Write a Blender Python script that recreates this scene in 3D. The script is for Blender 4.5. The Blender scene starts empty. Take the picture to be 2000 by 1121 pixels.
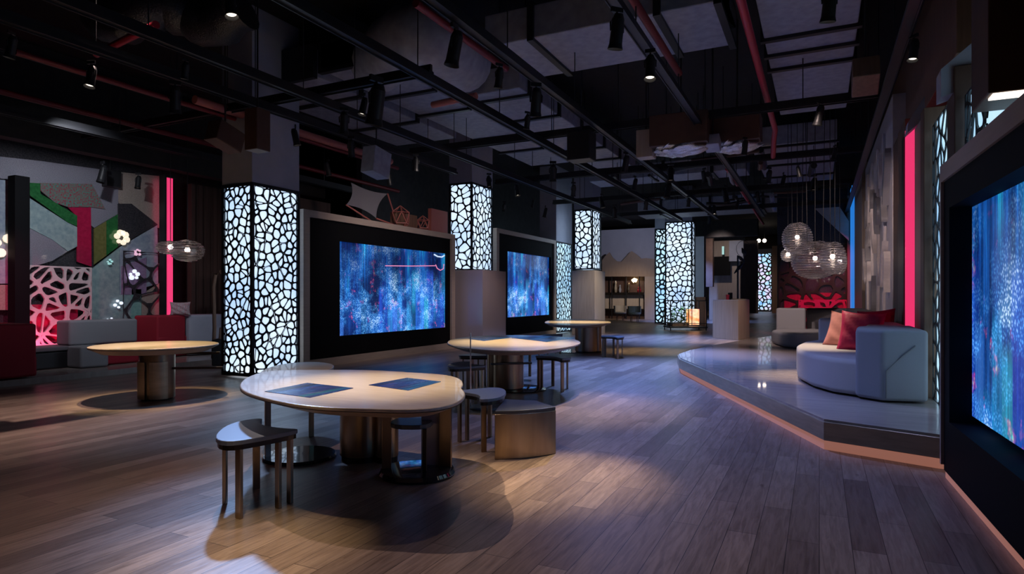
import bpy, bmesh, math, random
from mathutils import Vector, Matrix
random.seed(7)
C = bpy.context.scene.collection
S = bpy.context.scene
# ------------------------------------------------------------------ frame of reference
F, CX, HY, H = 1222.0, 1000.0, 580.0, 1.4          # focal length (px), principal column, horizon row, eye height (m)
AZ = math.atan(600 / F)
U = Vector((math.sin(AZ), math.cos(AZ), 0)); V = Vector((-math.cos(AZ), math.sin(AZ), 0))
ROTU = math.pi / 2 - AZ                              # heading of U measured from world X

def W(u, v, z=0.0):
    p = U * u + V * v
    return Vector((p.x, p.y, z))

def uv(p):
    return (p.x * U.x + p.y * U.y, p.x * V.x + p.y * V.y)

def G(px, py, z=0.0):                                # measured pixel -> place on a level at height z
    d = F * (H - z) / (py - HY)
    return Vector(((px - CX) * d / F, d, z))

def PV(px, py, v):                                   # measured pixel -> (u, z) on the wall line v
    r = (px - CX) / F
    u = v * (r * V.y - V.x) / (U.x - r * U.y)
    d = u * U.y + v * V.y
    return u, H + (HY - py) * d / F

def PU(px, py, u):                                   # measured pixel -> (v, z) on the wall line u
    r = (px - CX) / F
    v = u * (r * U.y - U.x) / (V.x - r * V.y)
    d = u * U.y + v * V.y
    return v, H + (HY - py) * d / F

def D(px, py, d):                                    # measured pixel at a known distance
    return Vector(((px - CX) * d / F, d, H + (HY - py) * d / F))

# ------------------------------------------------------------------ materials
def mat(name, col, rough=0.5, metal=0.0, emit=None, es=0.0, spec=0.5, coat=0.0):
    m = bpy.data.materials.new(name); m.use_nodes = True
    b = m.node_tree.nodes['Principled BSDF']
    b.inputs['Base Color'].default_value = (*col, 1)
    b.inputs['Roughness'].default_value = rough
    b.inputs['Metallic'].default_value = metal
    b.inputs['Specular IOR Level'].default_value = spec
    b.inputs['Coat Weight'].default_value = coat
    if emit:
        b.inputs['Emission Color'].default_value = (*emit, 1)
        b.inputs['Emission Strength'].default_value = es
    return m

def N(m, t, **kw):
    n = m.node_tree.nodes.new(t)
    for k, v in kw.items():
        if k.startswith('i_'):
            n.inputs[k[2:].replace('_', ' ')].default_value = v
        else:
            setattr(n, k, v)
    return n

def L(m, a, ao, b, bi):
    m.node_tree.links.new(a.outputs[ao], b.inputs[bi])

def BS(m):
    return m.node_tree.nodes['Principled BSDF']

def ramp(m, stops, interp='LINEAR'):
    n = N(m, 'ShaderNodeValToRGB'); e = n.color_ramp.elements; n.color_ramp.interpolation = interp
    while len(e) < len(stops): e.new(0.5)
    for i, (p, c) in enumerate(stops):
        e[i].position = p; e[i].color = (*c, 1)
    return n

def noisy(name, c1, c2, scale=(6, 6, 6), rough=0.5, metal=0.0, bump=0.0, nscale=1.0, detail=4, spec=0.5, coat=0.0, rot=0.0):
    m = mat(name, c1, rough, metal, spec=spec, coat=coat)
    tc = N(m, 'ShaderNodeTexCoord'); mp = N(m, 'ShaderNodeMapping')
    mp.inputs['Scale'].default_value = scale; mp.inputs['Rotation'].default_value = (0, 0, rot)
    no = N(m, 'ShaderNodeTexNoise', i_Scale=nscale, i_Detail=detail)
    r = ramp(m, [(0.3, c1), (0.7, c2)])
    L(m, tc, 'Object', mp, 'Vector'); L(m, mp, 'Vector', no, 'Vector'); L(m, no, 'Fac', r, 'Fac'); L(m, r, 'Color', BS(m), 'Base Color')
    if bump:
        bp = N(m, 'ShaderNodeBump', i_Strength=bump, i_Distance=0.01)
        L(m, no, 'Fac', bp, 'Height'); L(m, bp, 'Normal', BS(m), 'Normal')
    return m

def floor_mat():
    m = mat('oak_planks', (0.3, 0.22, 0.18), 0.34)
    tc = N(m, 'ShaderNodeTexCoord'); mp = N(m, 'ShaderNodeMapping'); mp.inputs['Rotation'].default_value = (0, 0, -math.pi / 2)
    L(m, tc, 'Object', mp, 'Vector')
    br = N(m, 'ShaderNodeTexBrick', offset=0.37, offset_frequency=2, i_Scale=1.0, i_Mortar_Size=0.002, i_Mortar_Smooth=0.2, i_Brick_Width=1.5, i_Row_Height=0.165, i_Bias=0.0)
    br.inputs['Color1'].default_value = (0.185, 0.128, 0.105, 1); br.inputs['Color2'].default_value = (0.35, 0.255, 0.21, 1); br.inputs['Mortar'].default_value = (0.03, 0.02, 0.016, 1)
    L(m, mp, 'Vector', br, 'Vector')
    g = N(m, 'ShaderNodeMapping'); g.inputs['Scale'].default_value = (1.3, 16, 1); L(m, mp, 'Vector', g, 'Vector')
    no = N(m, 'ShaderNodeTexNoise', i_Scale=2.4, i_Detail=7, i_Roughness=0.62, i_Distortion=0.9); L(m, g, 'Vector', no, 'Vector')
    r = ramp(m, [(0.32, (0.55, 0.52, 0.50)), (0.62, (1.12, 1.12, 1.12))]); L(m, no, 'Fac', r, 'Fac')
    mx = N(m, 'ShaderNodeMixRGB', blend_type='MULTIPLY'); mx.inputs['Fac'].default_value = 0.9
    L(m, br, 'Color', mx, 'Color1'); L(m, r, 'Color', mx, 'Color2')
    vo = N(m, 'ShaderNodeTexVoronoi', i_Scale=1.15); k = N(m, 'ShaderNodeMapping'); k.inputs['Scale'].default_value = (1, 2.4, 1)
    L(m, mp, 'Vector', k, 'Vector'); L(m, k, 'Vector', vo, 'Vector')
    kr = ramp(m, [(0.02, (0.3, 0.22, 0.18)), (0.06, (1, 1, 1))]); L(m, vo, 'Distance', kr, 'Fac')
    m2 = N(m, 'ShaderNodeMixRGB', blend_type='MULTIPLY'); m2.inputs['Fac'].default_value = 0.8
    L(m, mx, 'Color', m2, 'Color1'); L(m, kr, 'Color', m2, 'Color2'); L(m, m2, 'Color', BS(m), 'Base Color')
    rr = N(m, 'ShaderNodeMapRange'); rr.inputs['To Min'].default_value = 0.26; rr.inputs['To Max'].default_value = 0.46
    L(m, no, 'Fac', rr, 'Value'); L(m, rr, 'Result', BS(m), 'Roughness')
    bp = N(m, 'ShaderNodeBump', i_Strength=0.25, i_Distance=0.004); L(m, no, 'Fac', bp, 'Height'); L(m, bp, 'Normal', BS(m), 'Normal')
    return m

def glow_mat(name, cols, strength, scale=1.2):
    m = mat(name, (0.6, 0.65, 0.7), 0.4)
    tc = N(m, 'ShaderNodeTexCoord'); no = N(m, 'ShaderNodeTexNoise', i_Scale=scale, i_Detail=3)
    L(m, tc, 'Object', no, 'Vector')
    r = ramp(m, [(0.3 + 0.4 * i / max(1, len(cols) - 1), c) for i, c in enumerate(cols)])
    L(m, no, 'Fac', r, 'Fac'); L(m, r, 'Color', BS(m), 'Emission Color'); BS(m).inputs['Emission Strength'].default_value = strength
    return m

def screen_mat(name, seed, strength=1.0, sx=1.0, stripes=1.0, zr=(0.6, 2.2), flat=False):
    """LED wall picture: a night city dissolving into streaks and dots (object space: x along the wall, z up)."""
    m = mat(name, (0.01, 0.01, 0.012), 0.25)
    tcn = N(m, 'ShaderNodeTexCoord'); tc = tcn
    if flat:
        tc = N(m, 'ShaderNodeMapping'); tc.inputs['Rotation'].default_value = (math.pi / 2, 0, 0); L(m, tcn, 'Object', tc, 'Vector')
    TO = 'Vector' if flat else 'Object'
    def math_(op, a, b=None, clamp=False):
        n = N(m, 'ShaderNodeMath', operation=op, use_clamp=clamp)
        for i, q in enumerate((a, b)):
            if q is None: continue
            if isinstance(q, (int, float)): n.inputs[i].default_value = q
            else: L(m, q[0], q[1], n, i)
        return (n, 'Value')
    def mix(kind, f, a, b):
        n = N(m, 'ShaderNodeMixRGB', blend_type=kind)
        for key, q in (('Fac', f), ('Color1', a), ('Color2', b)):
            if isinstance(q, (int, float)): n.inputs[key].default_value = q
            elif isinstance(q, tuple) and len(q) == 3: n.inputs[key].default_value = (*q, 1)
            else: L(m, q[0], q[1], n, key)
        return (n, 'Color')
    def layer(scale, nscale, detail=3, rough=0.5, off=0.0):
        mp = N(m, 'ShaderNodeMapping'); mp.inputs['Scale'].default_value = scale; mp.inputs['Location'].default_value = (seed + off, 0, seed * 0.3 + off)
        n = N(m, 'ShaderNodeTexNoise', i_Scale=nscale, i_Detail=detail, i_Roughness=rough)
        L(m, tc, TO, mp, 'Vector'); L(m, mp, 'Vector', n, 'Vector'); return (n, 'Fac')
    def rp(src, stops):
        r = ramp(m, stops); L(m, src[0], src[1], r, 'Fac'); return (r, 'Color')
    sep = N(m, 'ShaderNodeSeparateXYZ'); L(m, tc, TO, sep, 'Vector')
    f = math_('MULTIPLY', math_('SUBTRACT', (sep, 'Z'), zr[0]), 1.0 / (zr[1] - zr[0]))
    # sky of soft vertical curtains
    col = rp(layer((sx * 1.1, 0.1, 0.16), 1.6, 5, 0.6), [(0.36, (0.001, 0.004, 0.03)), (0.48, (0.002, 0.016, 0.11)), (0.56, (0.005, 0.07, 0.30)), (0.64, (0.01, 0.26, 0.46)), (0.75, (0.10, 0.50, 0.85))])
    fine = rp(layer((13 * sx, 0.1, 0.25), 1.5, 4, 0.7, 3), [(0.34, (0.3, 0.3, 0.36)), (0.55, (1.0, 1.0, 1.0)), (0.72, (2.2, 2.4, 2.4))])
    col = mix('MULTIPLY', 0.9 * stripes, col, fine)
    # towers: columns of their own height and hue
    def towers(n_, off, h0, h1, pal):
        xs = math_('FLOOR', math_('MULTIPLY', (sep, 'X'), n_ * sx))
        w_ = N(m, 'ShaderNodeTexWhiteNoise', noise_dimensions='1D'); k = math_('ADD', xs, seed * 3.1 + off); L(m, k[0], k[1], w_, 'W')
        hgt = math_('ADD', math_('MULTIPLY', (w_, 'Value'), h1 - h0), h0)
        inside = math_('MULTIPLY', math_('SUBTRACT', hgt, f), 9.0, True)
        ws = N(m, 'ShaderNodeSeparateColor'); L(m, w_, 'Color', ws, 'Color')
        return inside, rp((ws, 'Green'), pal)
    def dots(sc, lo, hi, zs=0.8):
        vo = N(m, 'ShaderNodeTexVoronoi', i_Scale=sc); mv = N(m, 'ShaderNodeMapping'); mv.inputs['Scale'].default_value = (sx, 0.02, zs); mv.inputs['Location'].default_value = (seed, 0.3, seed)
        L(m, tc, TO, mv, 'Vector'); L(m, mv, 'Vector', vo, 'Vector'); return rp((vo, 'Distance'), [(lo, (1, 1, 1)), (hi, (0, 0, 0))])
    pal = [(0.1, (0.001, 0.006, 0.05)), (0.3, (0.004, 0.03, 0.24)), (0.5, (0.012, 0.04, 0.42)), (0.65, (0.004, 0.20, 0.34)), (0.8, (0.04, 0.12, 0.58)), (0.95, (0.01, 0.32, 0.32))]
    for n_, off, h0, h1 in ((3.1, 0, 0.15, 0.95), (5.3, 11, 0.05, 0.7)):
        ins, tcol = towers(n_, off, h0, h1, pal)
        tcol = mix('MULTIPLY', 0.6, tcol, fine)
        col = mix('MIX', math_('MULTIPLY', ins, 0.7), col, tcol)
    glow = rp(layer((0.9 * sx, 0.1, 0.9), 1.1, 5, 0.65, 7), [(0.45, (0.01, 0.02, 0.04)), (0.54, (0.10, 0.34, 0.62)), (0.62, (0.85, 1.0, 1.1))])
    low = math_('ADD', math_('MULTIPLY', math_('SUBTRACT', 0.85, f), 1.6, True), 0.25)
    d1 = mix('MULTIPLY', 1.0, dots(46.0, 0.16, 0.52), glow)
    col = mix('ADD', low, col, d1)
    haze = mix('MULTIPLY', 1.0, glow, (0.07, 0.20, 0.34)); col = mix('ADD', low, col, haze)
    acc = rp(layer((3.0 * sx, 0.1, 2.6), 1.3, 4, 0.65, 13), [(0.58, (0, 0, 0)), (0.63, (0.42, 0.02, 0.08)), (0.68, (0.5, 0.34, 0.08)), (0.73, (0.03, 0.6, 0.42))])
    col = mix('ADD', math_('MULTIPLY', low, 0.75), col, mix('MULTIPLY', 0.75, acc, dots(30.0, 0.25, 0.6)))
    L(m, col[0], col[1], BS(m), 'Emission Color'); BS(m).inputs['Emission Strength'].default_value = strength
    return m

def glass_mat(name, tint=(0.9, 0.9, 0.95), ring=28.0, amount=0.55):
    m = bpy.data.materials.new(name); m.use_nodes = True
    nt = m.node_tree; nt.nodes.remove(BS(m)); out = nt.nodes['Material Output']
    tr = N(m, 'ShaderNodeBsdfTransparent'); tr.inputs['Color'].default_value = (*tint, 1)
    gl = N(m, 'ShaderNodeBsdfGlossy'); gl.inputs['Color'].default_value = (1, 0.97, 0.95, 1); gl.inputs['Roughness'].default_value = 0.12
    df = N(m, 'ShaderNodeBsdfTranslucent'); df.inputs['Color'].default_value = (0.9, 0.88, 0.88, 1)
    a2 = N(m, 'ShaderNodeMixShader'); a2.inputs['Fac'].default_value = 0.55; L(m, gl, 'BSDF', a2, 1); L(m, df, 'BSDF', a2, 2)
    tc = N(m, 'ShaderNodeTexCoord'); wv = N(m, 'ShaderNodeTexWave', bands_direction='Z', i_Scale=ring, i_Distortion=2.5, i_Detail=1.0)
    L(m, tc, 'Object', wv, 'Vector'); r = ramp(m, [(0.35, (0.06, 0.06, 0.06)), (0.85, (amount, amount, amount))]); L(m, wv, 'Fac', r, 'Fac')
    mx = N(m, 'ShaderNodeMixShader'); L(m, r, 'Color', mx, 'Fac'); L(m, tr, 'BSDF', mx, 1); L(m, a2, 'Shader', mx, 2); L(m, mx, 'Shader', out, 'Surface')
    return m

M = {}
M['floor'] = floor_mat()
M['ceil'] = noisy('ceiling_concrete', (0.006, 0.006, 0.007), (0.012, 0.011, 0.012), rough=0.9)
M['darkwall'] = noisy('dark_wall', (0.02, 0.018, 0.02), (0.035, 0.03, 0.032), rough=0.8)
M['plaster'] = noisy('grey_plaster', (0.36, 0.38, 0.47), (0.41, 0.43, 0.52), nscale=0.6, rough=0.8)
M['bluewall'] = noisy('pale_wall', (0.42, 0.41, 0.46), (0.46, 0.45, 0.5), nscale=0.4, rough=0.75)
M['black'] = mat('black_metal', (0.012, 0.012, 0.014), 0.45)
M['bezel'] = mat('matt_black_bezel', (0.004, 0.004, 0.005), 0.7, spec=0.12)
M['latt'] = mat('lattice_black', (0.01, 0.014, 0.02), 0.4)
M['frame'] = noisy('champagne_frame', (0.40, 0.32, 0.27), (0.46, 0.37, 0.31), scale=(3, 3, 30), rough=0.4)
M['tabletop'] = noisy('pale_oak_top', (0.50, 0.40, 0.32), (0.62, 0.51, 0.41), scale=(2, 22, 2), nscale=1.6, rough=0.3, coat=0.25, rot=-math.pi / 2)
M['rim'] = mat('table_rim', (0.34, 0.25, 0.19), 0.35)
M['bronze'] = noisy('brushed_bronze', (0.30, 0.22, 0.15), (0.42, 0.32, 0.22), scale=(3, 3, 0.6), nscale=3, rough=0.28, metal=0.95)
M['brass'] = noisy('satin_brass', (0.42, 0.34, 0.24), (0.54, 0.44, 0.32), scale=(2, 2, 12), nscale=2, rough=0.32, metal=0.55)
M['darkbronze'] = mat('dark_bronze', (0.06, 0.048, 0.04), 0.3, 0.8)
M['slate'] = mat('slate_seat', (0.20, 0.23, 0.30), 0.42, coat=0.0)
M['darkslate'] = mat('dark_seat', (0.06, 0.065, 0.08), 0.35)
M['blackgloss'] = mat('black_gloss', (0.015, 0.016, 0.02), 0.12, coat=0.6)
M['duct'] = noisy('galvanised_duct', (0.26, 0.27, 0.34), (0.36, 0.37, 0.45), nscale=1.2, rough=0.6, metal=0.1)
M['foil'] = noisy('foil_wrap', (0.45, 0.43, 0.45), (0.75, 0.72, 0.74), nscale=9, rough=0.25, metal=0.9, bump=1.0)
M['redpipe'] = mat('red_pipe', (0.42, 0.02, 0.045), 0.4)
M['darkredpipe'] = mat('dark_red_pipe', (0.16, 0.008, 0.014), 0.5)
M['rustpipe'] = mat('salmon_pipe', (0.42, 0.13, 0.11), 0.5)
M['brownbox'] = noisy('brown_panel', (0.075, 0.036, 0.025), (0.10, 0.05, 0.034), rough=0.55)
M['chrome'] = mat('chrome', (0.7, 0.68, 0.68), 0.15, 1.0)
M['lens'] = mat('lit_lens', (0.8, 0.7, 0.6), 0.2, emit=(1.0, 0.86, 0.72), es=2.0)
M['lensoff'] = mat('dim_lens', (0.35, 0.3, 0.28), 0.15, 0.7, emit=(1.0, 0.75, 0.6), es=0.08)
M['lantern'] = glow_mat('lantern_glow', [(0.42, 0.62, 1.0), (0.62, 0.79, 1.0), (0.82, 0.92, 1.0)], 1.15, 0.9)
M['lantern_teal'] = glow_mat('lantern_glow_teal', [(0.32, 0.62, 1.0), (0.50, 0.80, 1.0), (0.75, 0.92, 1.0)], 1.05, 0.8)
M['lantern_multi'] = glow_mat('lantern_glow_rainbow', [(0.10, 0.35, 1.0), (0.45, 0.8, 1.0), (0.8, 0.6, 1.0), (0.4, 1.0, 0.7)], 1.1, 1.6)
M['neonpink'] = mat('neon_pink', (0.8, 0.1, 0.25), 0.4, emit=(1.0, 0.045, 0.19), es=0.8)
M['neonblue'] = mat('neon_blue', (0.1, 0.3, 0.7), 0.4, emit=(0.02, 0.22, 0.75), es=0.8)
M['led'] = mat('warm_led', (0.9, 0.5, 0.4), 0.5, emit=(1.0, 0.36, 0.22), es=2.6)
M['toeglow'] = mat('emissive_toe_kick', (0.50, 0.30, 0.25), 0.5, emit=(1.0, 0.40, 0.28), es=0.24)  # pink lighting on the bases put in as weak emission, no strip behind
M['salmon'] = mat('toe_kick', (0.55, 0.34, 0.29), 0.5)
M['sofa'] = noisy('grey_upholstery', (0.25, 0.245, 0.27), (0.28, 0.275, 0.30), nscale=60, rough=0.85, bump=0.15)
M['sofalight'] = noisy('oat_upholstery', (0.38, 0.35, 0.345), (0.42, 0.39, 0.38), nscale=60, rough=0.85, bump=0.15)
M['sofadark'] = noisy('charcoal_upholstery', (0.13, 0.125, 0.14), (0.15, 0.145, 0.16), nscale=60, rough=0.85, bump=0.15)
M['red'] = noisy('red_upholstery', (0.30, 0.008, 0.025), (0.36, 0.012, 0.03), nscale=40, rough=0.75)
M['magenta'] = noisy('magenta_velvet', (0.48, 0.01, 0.075), (0.58, 0.015, 0.10), nscale=5, rough=0.6, bump=0.2)
M['pink'] = noisy('salmon_cotton', (0.62, 0.25, 0.22), (0.68, 0.28, 0.25), nscale=30, rough=0.8)
M['wood'] = noisy('walnut_panel', (0.14, 0.072, 0.045), (0.20, 0.105, 0.066), scale=(10, 10, 0.8), nscale=2, rough=0.5)
M['woodlight'] = noisy('ash_panel', (0.33, 0.25, 0.20), (0.40, 0.31, 0.25), scale=(12, 12, 0.7), nscale=2, rough=0.45)
M['plinth'] = noisy('oak_plinth', (0.42, 0.34, 0.27), (0.52, 0.43, 0.34), scale=(14, 14, 0.8), nscale=2, rough=0.45)
M['mountain'] = noisy('brown_ply', (0.30, 0.20, 0.135), (0.36, 0.25, 0.17), scale=(9, 9, 0.7), nscale=2, rough=0.5)
M['deskwood'] = noisy('tan_oak', (0.34, 0.235, 0.155), (0.44, 0.31, 0.21), scale=(14, 14, 0.6), nscale=2, rough=0.45)
M['gloss'] = mat('pale_gloss_laminate', (0.40, 0.34, 0.36), 0.16, coat=0.4)
M['platform'] = noisy('platform_boards', (0.33, 0.27, 0.25), (0.42, 0.35, 0.32), scale=(1.2, 9, 1), nscale=1.2, rough=0.24, coat=0.3, rot=-math.pi / 2)
M['glass'] = glass_mat('ripple_glass', amount=0.30)
M['winding'] = mat('silver_winding', (0.85, 0.8, 0.8), 0.22, 1.0)
M['darkfoil'] = noisy('dark_foil', (0.05, 0.05, 0.055), (0.10, 0.10, 0.11), nscale=9, rough=0.4, metal=0.7, bump=1.0)
M['bulb'] = mat('bulb', (1, 0.9, 0.8), 0.3, emit=(1.0, 0.82, 0.66), es=11.0)
M['white'] = mat('white_panel', (0.34, 0.33, 0.37), 0.6)
M['relief'] = noisy('relief_plaster', (0.52, 0.47, 0.47), (0.60, 0.54, 0.54), nscale=2, rough=0.6)
M['reliefdark'] = mat('relief_leaf', (0.26, 0.25, 0.27), 0.5)
M['curtain'] = noisy('brown_curtain', (0.05, 0.026, 0.022), (0.075, 0.04, 0.034), scale=(14, 14, 0.2), nscale=1, rough=0.8)
M['leaf'] = noisy('leaf', (0.05, 0.22, 0.05), (0.12, 0.40, 0.10), nscale=8, rough=0.5)
M['amber'] = glow_mat('amber_glow', [(0.8, 0.12, 0.03), (1.0, 0.35, 0.12), (1.0, 0.6, 0.3)], 1.4, 6)
M['warmglow'] = mat('warm_glow', (0.9, 0.8, 0.6), 0.4, emit=(1.0, 0.78, 0.42), es=5)
M['screen1'] = screen_mat('led_picture_city', 1.3, 1.3, zr=(0.62, 2.45))
M['screen2'] = screen_mat('led_picture_rain', 5.1, 1.4, zr=(0.70, 2.9))
M['screen3'] = screen_mat('led_picture_streaks', 9.7, 1.1, 0.9, zr=(0.5, 2.1))
M['tablescreen'] = screen_mat('table_display_picture', 3.3, 0.30, 3.0, zr=(-1.0, 1.0), flat=True)
M['linepink'] = mat('line_pink', (0.5, 0.3, 0.4), 0.4, emit=(0.75, 0.22, 0.42), es=1.0)
M['linewhite'] = mat('line_white', (0.5, 0.5, 0.5), 0.4, emit=(0.6, 0.75, 1.0), es=1.0)
M['wire'] = mat('wire', (0.02, 0.02, 0.022), 0.5)

# ------------------------------------------------------------------ mesh building
ROOT = {}

class MB:
    def __init__(s): s.bm = bmesh.new()
    def face(s, pts):
        try: return s.bm.faces.new([s.bm.verts.new(p) for p in pts])
        except ValueError: return None
    def prism(s, pts, z0, z1, cap=True):
        b = [s.bm.verts.new((p[0], p[1], z0)) for p in pts]; t = [s.bm.verts.new((p[0], p[1], z1)) for p in pts]
        n = len(pts)
        for i in range(n): s.bm.faces.new((b[i], b[(i + 1) % n], t[(i + 1) % n], t[i]))
        if cap: s.bm.faces.new(t); s.bm.faces.new(b[::-1])
    def box(s, c, size, rot=0.0, bev=0.0):
        x, y, z = size[0] / 2, size[1] / 2, size[2] / 2
        R = Matrix.Rotation(rot, 3, 'Z'); c = Vector(c)
        vs = [s.bm.verts.new(c + R @ Vector((sx * x, sy * y, sz * z))) for sz in (-1, 1) for sx, sy in ((-1, -1), (1, -1), (1, 1), (-1, 1))]
        fs = [(0, 3, 2, 1), (4, 5, 6, 7)] + [(i, (i + 1) % 4, (i + 1) % 4 + 4, i + 4) for i in range(4)]
        nf = [s.bm.faces.new([vs[i] for i in f]) for f in fs]
        if bev:
            es = list({e for f in nf for e in f.edges})
            bmesh.ops.bevel(s.bm, geom=es, offset=bev, segments=3, profile=0.6, affect='EDGES')
    def ubox(s, u0, u1, v0, v1, z0, z1, bev=0.0):      # box lined up with the room
        s.box(W((u0 + u1) / 2, (v0 + v1) / 2, (z0 + z1) / 2), (u1 - u0, v1 - v0, z1 - z0), ROTU, bev)
    def cyl(s, p0, p1, r0, r1=None, seg=16, caps=True):
        p0, p1 = Vector(p0), Vector(p1); r1 = r0 if r1 is None else r1
        d = (p1 - p0).normalized(); a = d.orthogonal().normalized(); b = d.cross(a)
        A, B = [], []
        for i in range(seg):
            t = 2 * math.pi * i / seg; o = a * math.cos(t) + b * math.sin(t)
            A.append(s.bm.verts.new(p0 + o * r0)); B.append(s.bm.verts.new(p1 + o * r1))
        for i in range(seg): s.bm.faces.new((A[i], A[(i + 1) % seg], B[(i + 1) % seg], B[i]))
        if caps: s.bm.faces.new(A[::-1]); s.bm.faces.new(B)
    def tube(s, pts, r, seg=8, close=False):
        pts = [Vector(p) for p in pts]; rings = []
        n = len(pts)
        for i, p in enumerate(pts):
            q0 = pts[i - 1] if (i > 0 or close) else pts[i]; q1 = pts[(i + 1) % n] if (i < n - 1 or close) else pts[i]
            d = (q1 - q0).normalized(); up = Vector((0, 0, 1)) if abs(d.z) < 0.9 else Vector((1, 0, 0))
            a = d.cross(up).normalized(); b = a.cross(d)
            rr = r[i] if isinstance(r, (list, tuple)) else r
            rings.append([s.bm.verts.new(p + a * (rr * math.cos(2 * math.pi * k / seg)) + b * (rr * math.sin(2 * math.pi * k / seg))) for k in range(seg)])
        m = n if close else n - 1
        for i in range(m):
            A, B = rings[i], rings[(i + 1) % n]
            for k in range(seg): s.bm.faces.new((A[k], A[(k + 1) % seg], B[(k + 1) % seg], B[k]))
        if not close: s.bm.faces.new(rings[0][::-1]); s.bm.faces.new(rings[-1])
    def lathe(s, prof, c=(0, 0, 0), seg=32, sx=1.0, sy=1.0):
        c = Vector(c); rings = []
        for r, z in prof:
            rings.append([s.bm.verts.new(c + Vector((max(r, 1e-4) * sx * math.cos(2 * math.pi * k / seg), max(r, 1e-4) * sy * math.sin(2 * math.pi * k / seg), z))) for k in range(seg)])
        for A, B in zip(rings, rings[1:]):
            for k in range(seg): s.bm.faces.new((A[k], A[(k + 1) % seg], B[(k + 1) % seg], B[k]))
        s.bm.faces.new(rings[0][::-1]); s.bm.faces.new(rings[-1])
    def build(s, name, m, parent=None, world=True, smooth=False, bevel=0.0, sub=0):
        bmesh.ops.recalc_face_normals(s.bm, faces=s.bm.faces[:])
        me = bpy.data.meshes.new(name); 
        if parent is not None and world and parent.name in ROOT:
            s.bm.transform(ROOT[parent.name].inverted())
        s.bm.to_mesh(me); s.bm.free()
        me.materials.append(M[m] if isinstance(m, str) else m)
        o = bpy.data.objects.new(name, me); C.objects.link(o)
        if smooth:
            for p in me.polygons: p.use_smooth = True
            es = o.modifiers.new('edges', 'EDGE_SPLIT'); es.split_angle = math.radians(40)
        if bevel:
            b = o.modifiers.new('bevel', 'BEVEL'); b.width = bevel; b.segments = 3; b.limit_method = 'ANGLE'; b.angle_limit = math.radians(50)
            o.modifiers.move(len(o.modifiers) - 1, 0)
        if sub:
            ss = o.modifiers.new('subsurf', 'SUBSURF'); ss.levels = sub; ss.render_levels = sub
        if parent is not None:
            o.parent = parent
            if parent.name in ROOT: ROOT[o.name] = ROOT[parent.name]
        return o

def tag(o, label, cat, group=None, kind=None):
    o['label'] = label; o['category'] = cat
    if group: o['group'] = group
    if kind: o['kind'] = kind
    return o

def thing(name, label, cat, loc=(0, 0, 0), rotz=0.0, group=None):
    o = bpy.data.objects.new(name, None); C.objects.link(o)
    o.empty_display_size = 0.2
    o.location = loc; o.rotation_euler = (0, 0, rotz)
    ROOT[o.name] = Matrix.Translation(Vector(loc)) @ Matrix.Rotation(rotz, 4, 'Z')
    return tag(o, label, cat, group)

def struct(name, b, m, **kw):
    o = b.build(name, m, **kw); o['kind'] = 'structure'; return o

def dup(root, loc, rotz=0.0, label=None, group=None, scale=1.0):
    r = root.copy(); C.objects.link(r); r.location = loc; r.rotation_euler = (0, 0, rotz); r.scale = (scale,) * 3
    if label: r['label'] = label
    if group: r['group'] = group
    for ch in list(root.children):
        c = ch.copy(); C.objects.link(c); c.parent = r
        for g in ch.children:
            d = g.copy(); C.objects.link(d); d.parent = c
    return r

def smoothpoly(pts, it=2):
    pts = [Vector(p[:2]) for p in pts]
    for _ in range(it):
        q = []
        for i, p in enumerate(pts):
            n = pts[(i + 1) % len(pts)]
            q += [p * 0.75 + n * 0.25, p * 0.25 + n * 0.75]
        pts = q
    return pts

def clip(poly, a, b, c):                              # keep a*x+b*y <= c
    out = []
    for i, p in enumerate(poly):
        q = poly[(i + 1) % len(poly)]
        fp, fq = a * p[0] + b * p[1] - c, a * q[0] + b * q[1] - c
        if fp <= 0: out.append(p)
        if (fp < 0) != (fq < 0) and abs(fp - fq) > 1e-12:
            t = fp / (fp - fq); out.append((p[0] + (q[0] - p[0]) * t, p[1] + (q[1] - p[1]) * t))
    return out

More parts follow.
